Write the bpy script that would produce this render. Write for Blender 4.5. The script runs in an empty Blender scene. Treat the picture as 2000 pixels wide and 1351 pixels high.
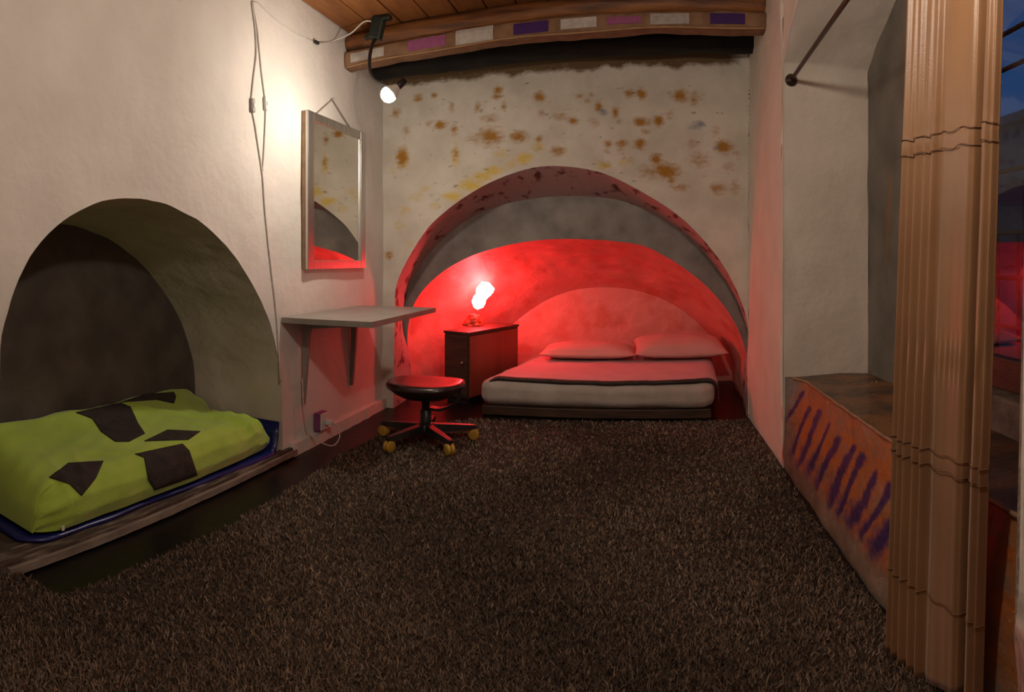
import bpy, bmesh, math, random
import numpy as np
from mathutils import Vector, Matrix, noise
from mathutils.bvhtree import BVHTree

random.seed(7)
rng = np.random.default_rng(7)
sc = bpy.context.scene
COL = sc.collection

# ------------------------------------------------------------------ camera, world, exposure
F, PX0, PY0, H = 1250.0, 1253.0, 505.0, 1.15      # cylindrical panorama: pixels per radian, forward column, horizon row, eye height
cd = bpy.data.cameras.new('camera')
cam = bpy.data.objects.new('camera', cd)
COL.objects.link(cam)
cd.type = 'PANO'
cd.panorama_type = 'CENTRAL_CYLINDRICAL'
cd.central_cylindrical_range_u_min = -1000 / F
cd.central_cylindrical_range_u_max = 1000 / F
cd.central_cylindrical_range_v_min = -(1351 - PY0) / F
cd.central_cylindrical_range_v_max = PY0 / F
cd.central_cylindrical_radius = 1.0
cam.location = (0, 0, H)
cam.rotation_euler = (math.pi / 2, 0, (PX0 - 1000) / F)
sc.camera = cam

world = bpy.data.worlds.new('dusk_sky')
sc.world = world
world.use_nodes = True
wb = world.node_tree.nodes['Background']
wb.inputs[0].default_value = (0.05, 0.14, 0.40, 1)
wb.inputs[1].default_value = 0.35

BULB_WALL = 460.0      # radiance of the clamp lamp's bulb by the mirror
BULB_ROOM = 510.0      # radiance of the bare bulb hanging over the near part of the room
BULB_RED = 78.0        # radiance of the red bulb in the alcove
WARM = (1.0, 0.865, 0.715)

sc.view_settings.view_transform = 'Standard'
sc.view_settings.look = 'None'
sc.view_settings.exposure = 0.0
sc.view_settings.gamma = 1.0
sc.view_settings.use_curve_mapping = False
sc.cycles.max_bounces = 8
sc.cycles.diffuse_bounces = 5
sc.cycles.sample_clamp_indirect = 6.0

# room measures (metres): camera at the origin, forward +Y
XL, XR, YB, YN = -1.95, 0.772, 4.56, -1.3
def ceil_z(x): return 2.70 + (x - XL) * 0.05

def on_y(px, py, Y):
    t = (px - PX0) / F; d = Y / math.cos(t)
    return Vector((Y * math.tan(t), Y, H + d * (PY0 - py) / F))
def on_x(px, py, X):
    t = (px - PX0) / F; d = X / math.sin(t)
    return Vector((X, d * math.cos(t), H + d * (PY0 - py) / F))
def ray(px, py):
    t = (px - PX0) / F
    return Vector((math.sin(t), math.cos(t), (PY0 - py) / F)).normalized()

# ------------------------------------------------------------------ materials
MATS = {}
def new_mat(name):
    m = bpy.data.materials.new(name); m.use_nodes = True
    return m, m.node_tree.nodes, m.node_tree.links, m.node_tree.nodes['Principled BSDF']

def pm(name, c1, c2=None, scale=6.0, rough=0.6, bump=0.0, bscale=40.0, metallic=0.0, sheen=0.0, coat=0.0, stretch=(1, 1, 1), detail=6.0, spec=0.5, lo=0.35, hi=0.65, bdist=0.01):
    if name in MATS: return MATS[name]
    m, N, L, b = new_mat(name)
    tc = N.new('ShaderNodeTexCoord'); mp = N.new('ShaderNodeMapping'); mp.inputs['Scale'].default_value = stretch
    L.new(tc.outputs['Object'], mp.inputs['Vector'])
    b.inputs['Roughness'].default_value = rough
    b.inputs['Metallic'].default_value = metallic
    b.inputs['Specular IOR Level'].default_value = spec
    if sheen: b.inputs['Sheen Weight'].default_value = sheen
    if coat: b.inputs['Coat Weight'].default_value = coat; b.inputs['Coat Roughness'].default_value = 0.2
    if c2 is None:
        b.inputs['Base Color'].default_value = (*c1, 1)
    else:
        n = N.new('ShaderNodeTexNoise'); n.inputs['Scale'].default_value = scale; n.inputs['Detail'].default_value = detail
        L.new(mp.outputs[0], n.inputs['Vector'])
        r = N.new('ShaderNodeValToRGB'); r.color_ramp.elements[0].position = lo; r.color_ramp.elements[1].position = hi
        r.color_ramp.elements[0].color = (*c1, 1); r.color_ramp.elements[1].color = (*c2, 1)
        L.new(n.outputs['Fac'], r.inputs[0]); L.new(r.outputs[0], b.inputs['Base Color'])
    if bump:
        n2 = N.new('ShaderNodeTexNoise'); n2.inputs['Scale'].default_value = bscale; n2.inputs['Detail'].default_value = 5
        L.new(mp.outputs[0], n2.inputs['Vector'])
        bp = N.new('ShaderNodeBump'); bp.inputs['Strength'].default_value = bump; bp.inputs['Distance'].default_value = bdist
        L.new(n2.outputs['Fac'], bp.inputs['Height']); L.new(bp.outputs[0], b.inputs['Normal'])
    MATS[name] = m
    return m

def emis(name, col, strength):
    if name in MATS: return MATS[name]
    m, N, L, b = new_mat(name)
    N.remove(b)
    e = N.new('ShaderNodeEmission'); e.inputs[0].default_value = (*col, 1); e.inputs[1].default_value = strength
    L.new(e.outputs[0], N['Material Output'].inputs[0])
    MATS[name] = m
    return m

def add_layers(m, layers, nscale=30.0, namp=0.35):
    """layers: (attribute, colour, low, high): paint or stain whose outline is the vertex attribute broken up by noise."""
    N, L = m.node_tree.nodes, m.node_tree.links
    b = N['Principled BSDF']
    tc = N.new('ShaderNodeTexCoord')
    src = b.inputs['Base Color'].links[0].from_socket if b.inputs['Base Color'].links else None
    base = tuple(b.inputs['Base Color'].default_value)
    for k, (att, col, lo, hi) in enumerate(layers):
        a = N.new('ShaderNodeAttribute'); a.attribute_name = att
        n = N.new('ShaderNodeTexNoise'); n.inputs['Scale'].default_value = nscale; n.inputs['Detail'].default_value = 6; n.inputs['Roughness'].default_value = 0.65
        mp = N.new('ShaderNodeMapping'); mp.inputs['Location'].default_value = (k * 7.3, k * 3.1, 0); mp.inputs['Scale'].default_value = (0.7, 0.7, 1.3)
        L.new(tc.outputs['Object'], mp.inputs[0]); L.new(mp.outputs[0], n.inputs['Vector'])
        s = N.new('ShaderNodeMath'); s.operation = 'MULTIPLY_ADD'; s.inputs[1].default_value = namp * 2; s.inputs[2].default_value = -namp
        L.new(n.outputs['Fac'], s.inputs[0])
        # noise counts only where the stain is, so clean plaster stays clean
        g = N.new('ShaderNodeMath'); g.operation = 'MULTIPLY'; L.new(s.outputs[0], g.inputs[0])
        lim = N.new('ShaderNodeMath'); lim.operation = 'MINIMUM'; lim.inputs[1].default_value = 1.0
        mul = N.new('ShaderNodeMath'); mul.operation = 'MULTIPLY'; mul.inputs[1].default_value = 4.0
        L.new(a.outputs['Fac'], mul.inputs[0]); L.new(mul.outputs[0], lim.inputs[0]); L.new(lim.outputs[0], g.inputs[1])
        ad = N.new('ShaderNodeMath'); ad.operation = 'ADD'; L.new(a.outputs['Fac'], ad.inputs[0]); L.new(g.outputs[0], ad.inputs[1])
        mr = N.new('ShaderNodeMapRange'); mr.inputs['From Min'].default_value = lo; mr.inputs['From Max'].default_value = hi
        L.new(ad.outputs[0], mr.inputs['Value'])
        mx = N.new('ShaderNodeMix'); mx.data_type = 'RGBA'
        L.new(mr.outputs[0], mx.inputs['Factor'])
        if src: L.new(src, mx.inputs[6])
        else: mx.inputs[6].default_value = base
        mx.inputs[7].default_value = (*col, 1)
        src = mx.outputs[2]
    L.new(src, b.inputs['Base Color'])
    return m

# ------------------------------------------------------------------ mesh helpers
def link(name, me, mat=None, parent=None, smooth=False, **props):
    o = bpy.data.objects.new(name, me); COL.objects.link(o)
    if mat is not None: me.materials.append(mat)
    if smooth and len(me.polygons): me.polygons.foreach_set('use_smooth', [True] * len(me.polygons))
    if parent is not None: o.parent = parent
    for k, v in props.items(): o[k] = v
    return o
def from_py(name, vs, fs, mat=None, parent=None, smooth=False, attrs=None, **props):
    me = bpy.data.meshes.new(name); me.from_pydata([tuple(v) for v in vs], [], fs); me.update()
    if attrs:
        for an, vals in attrs.items():
            a = me.attributes.new(an, 'FLOAT', 'POINT'); a.data.foreach_set('value', [float(x) for x in vals])
    return link(name, me, mat, parent, smooth, **props)
def from_bm(name, bm, mat=None, parent=None, smooth=False, **props):
    bmesh.ops.recalc_face_normals(bm, faces=bm.faces)
    me = bpy.data.meshes.new(name); bm.to_mesh(me); bm.free()
    return link(name, me, mat, parent, smooth, **props)
def thing(name, label, cat, loc=(0, 0, 0), rz=0.0, group=None):
    o = bpy.data.objects.new(name, None); COL.objects.link(o)
    o.location = loc; o.rotation_euler = (0, 0, rz); o.empty_display_size = 0.05
    o['label'] = label; o['category'] = cat
    if group: o['group'] = group
    return o
def structure(name, loc=(0, 0, 0)):
    o = bpy.data.objects.new(name, None); COL.objects.link(o); o.location = loc; o.empty_display_size = 0.05; o['kind'] = 'structure'
    return o
def tag(o, label, cat, group=None):
    o['label'] = label; o['category'] = cat
    if group: o['group'] = group
    return o

def add_box(bm, c, s, rot=None, bevel=0.0, seg=2):
    M = Matrix.Translation(Vector(c))
    if rot is not None: M = M @ rot.to_4x4()
    M = M @ Matrix.Diagonal((s[0], s[1], s[2], 1))
    r = bmesh.ops.create_cube(bm, size=1.0, matrix=M)
    if bevel:
        es = {e for v in r['verts'] for e in v.link_edges}
        bmesh.ops.bevel(bm, geom=list(es), offset=bevel, segments=seg, affect='EDGES', profile=0.5)
def box(name, c, s, mat, parent=None, rot=None, bevel=0.003, seg=2, **props):
    bm = bmesh.new(); add_box(bm, c, s, rot, bevel, seg)
    return from_bm(name, bm, mat, parent, False, **props)
def add_tube(bm, pts, r, seg=8, cap=True):
    pts = [Vector(p) for p in pts]; n = len(pts)
    rr = r if isinstance(r, (list, tuple)) else [r] * n
    rings = []; up = None
    for i, p in enumerate(pts):
        t = (pts[min(i + 1, n - 1)] - pts[max(i - 1, 0)]).normalized()
        if up is None: up = t.orthogonal().normalized()
        up = (up - t * up.dot(t))
        up = up.normalized() if up.length > 1e-6 else t.orthogonal().normalized()
        s = t.cross(up)
        rings.append([bm.verts.new(p + (up * math.cos(a) + s * math.sin(a)) * rr[i]) for a in [2 * math.pi * k / seg for k in range(seg)]])
    for a, b in zip(rings, rings[1:]):
        for k in range(seg): bm.faces.new((a[k], a[(k + 1) % seg], b[(k + 1) % seg], b[k]))
    if cap: bm.faces.new(rings[0][::-1]); bm.faces.new(rings[-1])
def tube(name, pts, r, mat, parent=None, seg=8, **props):
    bm = bmesh.new(); add_tube(bm, pts, r, seg)
    return from_bm(name, bm, mat, parent, True, **props)
def add_lathe(bm, prof, c=(0, 0, 0), seg=24, M=None):
    rings = []
    for (r, z) in prof:
        ring = []
        for k in range(seg):
            a = 2 * math.pi * k / seg
            v = Vector((max(r, 1e-4) * math.cos(a), max(r, 1e-4) * math.sin(a), z))
            if M is not None: v = M @ v
            ring.append(bm.verts.new(v + Vector(c)))
        rings.append(ring)
    for a, b in zip(rings, rings[1:]):
        for k in range(seg): bm.faces.new((a[k], a[(k + 1) % seg], b[(k + 1) % seg], b[k]))
    bm.faces.new(rings[0][::-1]); bm.faces.new(rings[-1])
def lathe(name, prof, c, mat, parent=None, seg=24, M=None, **props):
    bm = bmesh.new(); add_lathe(bm, prof, c, seg, M)
    return from_bm(name, bm, mat, parent, True, **props)
def smooth_path(pts, n=8):
    """Catmull-Rom through the points."""
    P = [Vector(p) for p in pts]; P = [P[0] * 2 - P[1]] + P + [P[-1] * 2 - P[-2]]
    out = []
    for i in range(1, len(P) - 2):
        for k in range(n):
            t = k / n
            out.append(0.5 * ((2 * P[i]) + (P[i + 1] - P[i - 1]) * t + (2 * P[i - 1] - 5 * P[i] + 4 * P[i + 1] - P[i + 2]) * t * t + (3 * P[i] - P[i - 1] - 3 * P[i + 1] + P[i + 2]) * t ** 3))
    out.append(P[-2])
    return out
def resample(pts, n):
    pts = [Vector(p) for p in pts]
    L = [0.0]
    for a, b in zip(pts, pts[1:]): L.append(L[-1] + (b - a).length)
    out = []; j = 0
    for i in range(n):
        s = L[-1] * i / (n - 1)
        while j < len(L) - 2 and L[j + 1] < s: j += 1
        t = (s - L[j]) / max(L[j + 1] - L[j], 1e-9)
        out.append(pts[j].lerp(pts[j + 1], min(max(t, 0), 1)))
    return out
def grid_faces(nu, nv, flip=False):
    fs = []
    for i in range(nu - 1):
        for j in range(nv - 1):
            a, b, c, d = i * nv + j, (i + 1) * nv + j, (i + 1) * nv + j + 1, i * nv + j + 1
            fs.append((d, c, b, a) if flip else (a, b, c, d))
    return fs
def fbm(p, s=1.0, o=3):
    v = 0.0; a = 1.0
    for k in range(o):
        v += a * noise.noise(Vector((p[0] * s + 11.3 * k, p[1] * s, p[2] * s))); s *= 2.1; a *= 0.5
    return v
def interp(x, xs, ys): return float(np.interp(x, xs, ys))

# ------------------------------------------------------------------ material palette
plaster = pm('white_lime_plaster', (0.63, 0.60, 0.555), (0.71, 0.675, 0.63), scale=3.0, rough=0.75, bump=0.35, bscale=14, bdist=0.02, spec=0.25)
plaster_b = pm('stained_back_plaster', (0.60, 0.56, 0.48), (0.72, 0.68, 0.60), scale=5.0, rough=0.7, bump=0.3, bscale=16, bdist=0.02, spec=0.25)
plaster_r = pm('window_side_plaster', (0.70, 0.62, 0.54), (0.77, 0.69, 0.61), scale=4.0, rough=0.75, bump=0.35, bscale=12, bdist=0.02, spec=0.25)
black_floor = pm('black_painted_floor', (0.004, 0.0035, 0.0035), (0.009, 0.007, 0.006), scale=5, rough=0.36, spec=0.25, bump=0.25, bscale=9)
wood_or = pm('orange_stained_wood', (0.085, 0.030, 0.012), (0.31, 0.115, 0.030), scale=3.5, rough=0.55, bump=0.4, bscale=18, stretch=(0.7, 6, 6))
wood_plank = pm('ceiling_plank_wood', (0.20, 0.070, 0.018), (0.34, 0.135, 0.038), scale=3.0, rough=0.55, bump=0.3, bscale=18, stretch=(6, 0.7, 6))
soot = pm('soot_blackened_wood', (0.005, 0.004, 0.003), (0.016, 0.012, 0.009), scale=6, rough=0.8, bump=0.4, bscale=20)
steel = pm('brushed_aluminium', (0.52, 0.51, 0.50), (0.62, 0.61, 0.60), scale=40, rough=0.32, metallic=1.0, stretch=(1, 1, 0.05))
grey_metal = pm('grey_painted_metal', (0.26, 0.24, 0.22), (0.30, 0.28, 0.26), scale=30, rough=0.45)
black_plastic = pm('black_plastic', (0.010, 0.010, 0.010), (0.018, 0.018, 0.018), scale=20, rough=0.4)
white_plastic = pm('white_plastic', (0.62, 0.60, 0.56), (0.68, 0.66, 0.62), scale=20, rough=0.4)
cord_white = pm('white_cord', (0.55, 0.52, 0.48), (0.62, 0.59, 0.55), scale=30, rough=0.5)
bronze = pm('dark_bronze', (0.045, 0.030, 0.018), (0.09, 0.06, 0.035), scale=40, rough=0.4, metallic=0.6)
dark_wood = pm('dark_brown_wood', (0.035, 0.018, 0.011), (0.075, 0.038, 0.022), scale=4, rough=0.5, bump=0.2, bscale=20, stretch=(1, 1, 6))

# ------------------------------------------------------------------ floor
floor = from_py('floor', [(XL - 0.8, YN, 0), (XR + 1.3, YN, 0), (XR + 1.3, 6.3, 0), (XL - 0.8, 6.3, 0), (XL - 0.8, YN, -0.1), (XR + 1.3, YN, -0.1), (XR + 1.3, 6.3, -0.1), (XL - 0.8, 6.3, -0.1)],
                [(0, 1, 2, 3), (7, 6, 5, 4), (0, 4, 5, 1), (1, 5, 6, 2), (2, 6, 7, 3), (3, 7, 4, 0)], black_floor, kind='structure')

# ------------------------------------------------------------------ walls made of columns: each column runs from the opening's outline up to the ceiling
def column_wall(name, cols, to3, top, nrow, mat, parent=None, flip=False, amp=0.006, attrfn=None, **props):
    """cols: (s, bottom) along the wall; to3(s, z, bulge) gives the point."""
    vs = []; at = {}
    for (s, b) in cols:
        tz = top(s)
        for j in range(nrow + 1):
            z = b + (tz - b) * j / nrow
            p = to3(s, z, 0)
            bulge = amp * fbm(p, 1.7, 3)
            if j == 0: bulge *= 0.3
            vs.append(to3(s, z, bulge))
            if attrfn:
                for k, v in attrfn(vs[-1]).items(): at.setdefault(k, []).append(v)
    return from_py(name, vs, grid_faces(len(cols), nrow + 1, flip), mat, parent, True, at or None, **props)

# ---- left wall with the arched niche
niche_px = [(-4, 870), (-6, 780), (-2, 700), (4, 650), (15, 610), (30, 560), (60, 500), (100, 450), (150, 415), (200, 393), (260, 387), (310, 395), (350, 410), (400, 440), (450, 490), (490, 550), (520, 610), (540, 680), (550, 740), (554, 830)]
nf = [on_x(px, py, XL) for px, py in niche_px]
nf = [Vector((XL, min(p.y, 3.10), p.z)) for p in nf]
nf[0].y = 1.235; nf[1].y = 1.24; nf[2].y = 1.245
for i in range(1, len(nf)): nf[i].y = max(nf[i].y, nf[i - 1].y + 0.003)
nf = [Vector((XL, 1.232, 0))] + nf + [Vector((XL, nf[-1].y + 0.003, 0))]
nf = resample(smooth_path(nf, 5), 90)
for i in range(1, len(nf)): nf[i].y = max(nf[i].y, nf[i - 1].y + 0.0008)
nf = [Vector((p.x, p.y, max(p.z, 0))) for p in nf]
for p in nf[4:-4]: p.z += 0.006 * fbm(p, 9, 2)
cols = [(y, 0.0) for y in np.linspace(YN, nf[0].y - 0.001, 26)] + [(p.y, p.z) for p in nf] + [(y, 0.0) for y in np.linspace(nf[-1].y + 0.001, 4.62, 22)]
wall_left = column_wall('wall_left', cols, lambda s, z, b: Vector((XL + b, s, z)), lambda s: ceil_z(XL) + 0.03, 30, plaster, kind='structure', amp=0.012)

# ---- the niche: tunnel and dark back wall
XN = -2.585
nb = []
for p in nf:
    cy = 2.05
    nb.append(Vector((XN, cy + (p.y - cy) * (0.985 if p.y > cy else 1.04), p.z * 0.945)))
rows = 16
vs = []
for i, (a, b) in enumerate(zip(nf, nb)):
    for j in range(rows + 1):
        t = j / rows
        p = a.lerp(b, t)
        k = 0.010 * math.sin(math.pi * t)
        p = p + Vector((0, 0, k * fbm(p, 3.5, 3))) + Vector((0, k * fbm(p + Vector((5, 0, 0)), 3.5, 3), 0))
        vs.append(p)
niche = structure('wall_niche')
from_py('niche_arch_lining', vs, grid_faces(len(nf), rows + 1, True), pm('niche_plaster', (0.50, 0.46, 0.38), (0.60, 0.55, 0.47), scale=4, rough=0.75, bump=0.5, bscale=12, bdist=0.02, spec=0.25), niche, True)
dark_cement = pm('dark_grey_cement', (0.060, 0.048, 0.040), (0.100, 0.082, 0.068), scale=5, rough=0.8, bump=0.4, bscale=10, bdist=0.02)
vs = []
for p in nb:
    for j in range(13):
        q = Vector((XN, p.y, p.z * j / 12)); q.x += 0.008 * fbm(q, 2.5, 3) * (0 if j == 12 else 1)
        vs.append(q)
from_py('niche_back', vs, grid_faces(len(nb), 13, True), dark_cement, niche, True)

# niche sill: worn edge board along the opening, its top a little above the floor
sill_mat = pm('worn_sill_paint', (0.055, 0.038, 0.030), (0.24, 0.19, 0.155), scale=9, rough=0.55, bump=0.5, bscale=25, stretch=(5, 0.8, 3), lo=0.50, hi=0.72)
sill = structure('trim_1')
box('sill_floor', (-2.285, 2.17, 0.0225), (0.62, 1.90, 0.045), sill_mat, sill, bevel=0.004)
def strip(name, x0, x1, z0, z1, y0, y1, mat, parent, n=60, jit=0.004):
    vs = []; fs = []
    for i in range(n + 1):
        y = y0 + (y1 - y0) * i / n
        j = jit * fbm(Vector((y * 3, z0 * 9, 1)), 4, 3)
        for (x, z) in ((x0, z0), (x1 + j, z0), (x1 + j, z1 + j * 0.4), (x0, z1 + j * 0.4)): vs.append((x, y, z))
    for i in range(n):
        for k in range(4):
            a, b = i * 4 + k, i * 4 + (k + 1) % 4
            fs.append((a, a + 4, b + 4, b))
    fs.append((0, 1, 2, 3)); fs.append((n * 4 + 3, n * 4 + 2, n * 4 + 1, n * 4))
    return from_py(name, vs, fs, mat, parent)
strip('edge_board', -1.975, -1.925, 0.0, 0.052, 1.235, 3.20, sill_mat, sill)
strip('nosing', -1.925, -1.905, 0.012, 0.040, 1.26, 3.20, pm('worn_nosing', (0.13, 0.10, 0.08), (0.26, 0.22, 0.18), scale=9, rough=0.5, stretch=(3, 0.8, 3), bump=0.3), sill)

# plaster ledge at the foot of the left wall, towards the alcove
strip('baseboard_left', XL - 0.02, XL + 0.035, 0.0, 0.075, 3.18, 4.60, plaster, None, n=50, jit=0.010)['kind'] = 'structure'

# ---- back wall with its big arch
A_px = [(764, 640), (766, 600), (778, 545), (800, 500), (825, 460), (850, 430), (900, 390), (960, 355), (1030, 330), (1085, 324), (1150, 331), (1200, 347), (1270, 384), (1330, 425), (1380, 475), (1420, 530), (1448, 590), (1462, 645)]
B_px = [(788, 640), (792, 590), (806, 545), (835, 498), (870, 462), (920, 425), (980, 400), (1040, 388), (1100, 383), (1160, 384), (1220, 394), (1290, 425), (1350, 468), (1400, 525), (1436, 580), (1455, 630), (1463, 665)]
C_px = [(796, 650), (806, 600), (830, 562), (870, 527), (920, 500), (970, 484), (1020, 473), (1080, 467), (1140, 467), (1200, 471), (1260, 481), (1320, 513), (1370, 550), (1410, 592), (1440, 640), (1456, 685)]
D_px = [(930, 760), (955, 690), (990, 645), (1030, 610), (1080, 580), (1130, 565), (1190, 561), (1250, 569), (1310, 592), (1360, 628), (1400, 672), (1424, 715)]
NA = 96
def arc(px, Y, xl, xr):
    pts = [on_y(a, b, Y) for a, b in px]
    pts = [Vector((xl, Y, 0.0)), Vector((xl, Y, pts[0].z * 0.55))] + pts + [Vector((xr, Y, pts[-1].z * 0.55)), Vector((xr, Y, 0.0))]
    return resample(smooth_path(pts, 8), NA)
YA, YBm, YC, YD = YB, 4.99, 4.975, 5.98
arcA = arc(A_px, YA, -1.862, 0.757)
for i in range(1, NA): arcA[i].x = max(arcA[i].x, arcA[i - 1].x + 0.0008)
arcA[-1].x = min(arcA[-1].x, 0.766)
arcB = arc(B_px, YBm, -1.885, 0.80)
arcC = arc(C_px, YC, -1.90, 0.83)
arcD = arc(D_px, YD, -1.60, 0.85)
arcs = [arcA, arcB, arcC, arcD]
for aa in arcs:
    for p in aa: p.z = max(p.z, 0.0)

stains = []   # (x, z, rx, rz, strength) by kind
GOLD = [(817,191,9,8,.8),(847,185,7,6,.7),(882,209,6,11,.55),(932,209,6,11,.6),(973,176,9,9,.8),(970,189,9,5,.7),(985,206,6,8,.6),(1053,189,10,9,.9),(773,221,11,9,.7),(859,244,12,8,.9),(840,240,10,6,.4),(887,254,7,9,.7),(793,254,8,11,.5),(955,231,18,8,.55),(957,267,24,16,.8),(930,270,20,12,.4),(1013,267,18,11,.8),(786,307,11,17,.95),(890,302,7,18,.45),
 (1059,221,7,6,.6),(1131,188,7,5,.6),(1155,186,6,5,.6),(1148,197,6,5,.6),(1169,209,7,9,.8),(1202,219,7,10,.7),(1208,236,6,7,.4),(1093,228,13,8,.5),(1119,236,9,7,.8),(1229,183,9,8,.8),(1252,183,9,9,.95),(1328,187,13,10,.95),(1310,184,10,6,.4),(1357,194,9,13,.6),(1252,238,15,8,.9),(1287,236,9,10,.9),(1261,256,9,6,.5),(1308,225,10,9,.35),(1187,281,7,7,.8),(1186,293,8,8,.4),(1215,281,10,7,.8),(1215,294,10,8,.4),(1250,281,10,10,.9),(1413,287,15,11,.95),(1281,311,10,10,.9),(1301,334,22,13,1.0),(1273,335,24,14,.5),(1310,350,10,10,.6),(1329,366,16,6,.6),(1366,313,22,16,.42),(1352,280,18,10,.3),(1422,326,12,12,.35),(1402,368,14,10,.7),(1436,366,10,14,.45),(1090,295,13,9,.75),(1053,271,7,6,.7),(1050,290,9,8,.4),(1397,256,9,12,.3),(1440,300,8,10,.3),(1160,237,14,14,.25),(760,498,9,9,.7),(1225,310,12,9,.35),(1180,320,14,9,.3)]
YEL = [(786,310,12,18,.6),(963,335,18,9,.7),(1025,309,14,10,.7),(920,362,26,10,.7),(885,384,22,9,.6),(940,345,22,9,.6),(850,400,14,10,.35),(790,410,14,9,.4),(815,385,18,9,.35),(890,305,8,22,.5),(830,370,12,8,.35),(1050,285,14,12,.4),(1180,322,14,7,.5),(1000,320,14,9,.4),(770,330,8,14,.25),(980,300,20,10,.3),(1220,318,16,7,.4),(780,440,12,10,.35),(800,475,10,9,.3)]
BLUE = [(1366,243,12,9,.75),(1352,250,12,6,.4),(1179,219,9,6,.7),(1131,216,7,4,.4),(1400,289,10,4,.5),(1110,214,12,3,.4)]
for (n_, L_) in (('gold', GOLD), ('yellow', YEL), ('blue', BLUE)):
    for (px, py, rx, rz, s) in L_:
        p = on_y(px, py, YB); stains.append((n_, p.x, p.z, rx * YB / F * 1.1, rz * YB / F * 1.1, s))
drng = random.Random(3)
specks = []
for _ in range(240):
    if drng.random() < 0.55: x, z = drng.uniform(-1.86, -0.9), drng.uniform(1.2, 2.4)
    else: x, z = drng.uniform(-1.8, 0.6), drng.uniform(1.7, 2.42)
    specks.append((x, z, drng.uniform(0.010, 0.032), drng.uniform(0.004, 0.010), drng.uniform(.35, .75)))
def back_attr(p):
    d = {'gold': 0.0, 'yellow': 0.0, 'blue': 0.0, 'soot': 0.0, 'speck': 0.0}
    for (n_, x, z, rx, rz, s) in stains:
        u, v = (p.x - x) / rx, (p.z - z) / rz
        if abs(u) < 2 and abs(v) < 2:
            w = s * math.exp(-(u * u + v * v) * 0.9)
            d[n_] = max(d[n_], w)
    for (x, z, rx, rz, s) in specks:
        u, v = (p.x - x) / rx, (p.z - z) / rz
        if abs(u) < 1.6 and abs(v) < 1.6: d['speck'] = max(d['speck'], s * math.exp(-(u * u + v * v)))
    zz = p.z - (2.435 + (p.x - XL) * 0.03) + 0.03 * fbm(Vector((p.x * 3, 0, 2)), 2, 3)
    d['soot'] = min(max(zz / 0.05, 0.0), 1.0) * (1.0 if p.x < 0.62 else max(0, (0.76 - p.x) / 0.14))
    return d
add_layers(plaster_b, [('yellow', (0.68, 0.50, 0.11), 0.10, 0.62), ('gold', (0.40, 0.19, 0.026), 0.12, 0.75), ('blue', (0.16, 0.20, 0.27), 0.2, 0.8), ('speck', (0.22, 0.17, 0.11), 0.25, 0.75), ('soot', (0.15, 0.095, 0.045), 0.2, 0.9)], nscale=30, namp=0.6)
cols = [(x, 0.0) for x in np.linspace(XL - 0.02, arcA[0].x - 0.001, 12)] + [(p.x, p.z) for p in arcA] + [(x, 0.0) for x in np.linspace(arcA[-1].x + 0.001, XR + 0.03, 4)]
dense = []
for (a, b) in zip(cols, cols[1:]):
    m = max(1, int(abs(b[0] - a[0]) / 0.012))
    for k in range(m): dense.append((a[0] + (b[0] - a[0]) * k / m, a[1] + (b[1] - a[1]) * k / m))
dense.append(cols[-1])
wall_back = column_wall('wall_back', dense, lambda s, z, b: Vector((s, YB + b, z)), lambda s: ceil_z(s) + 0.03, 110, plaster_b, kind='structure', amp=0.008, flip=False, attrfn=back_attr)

# ---- alcove behind the arch
alcove = structure('wall_alcove')
soffit_mat = pm('spotted_arch_plaster', (0.09, 0.035, 0.022), (0.37, 0.32, 0.305), scale=11, rough=0.75, bump=0.4, bscale=14, lo=0.34, hi=0.44, stretch=(1, 0.6, 1), bdist=0.02)
cement = pm('grey_cement_ring', (0.20, 0.19, 0.175), (0.33, 0.315, 0.29), scale=5, rough=0.8, bump=0.5, bscale=9, bdist=0.02)
vault_mat = pm('alcove_plaster', (0.64, 0.20, 0.15), (0.72, 0.32, 0.28), scale=4.5, rough=0.42, bump=0.5, bscale=7, bdist=0.03, lo=0.32, hi=0.5)  # whitish plaster with some of the lamp's red light put into its colour
def loft(name, a, b, mat, nr, bow=0.0, amp=0.01, parent=alcove, fn=None):
    vs = []
    for p, q in zip(a, b):
        for j in range(nr + 1):
            t = j / nr
            r = p.lerp(q, t)
            if fn: r = fn(p, q, t)
            k = amp * math.sin(math.pi * t)
            vs.append(r + Vector((k * fbm(r, 3, 3), 0, k * fbm(r + Vector((3, 7, 1)), 3, 3) * min(1, r.z * 2))))
    return from_py(name, vs, grid_faces(len(a), nr + 1, True), mat, parent, True)
loft('arch_soffit', arcA, arcB, soffit_mat, 6, amp=0.012)
loft('cement_ring', arcB, arcC, cement, 8, amp=0.02)
def vault_pt(p, q, t):
    r = p.lerp(q, t)
    r.z = p.z + (q.z - p.z) * (t ** 1.7)
    r.x = p.x + (q.x - p.x) * (t ** 1.5)
    return r
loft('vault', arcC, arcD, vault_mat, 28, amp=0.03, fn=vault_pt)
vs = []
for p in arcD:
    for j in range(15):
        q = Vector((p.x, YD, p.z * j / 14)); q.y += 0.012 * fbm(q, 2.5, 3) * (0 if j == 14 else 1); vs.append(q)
from_py('alcove_end', vs, grid_faces(NA, 15, True), vault_mat, alcove, True)

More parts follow.
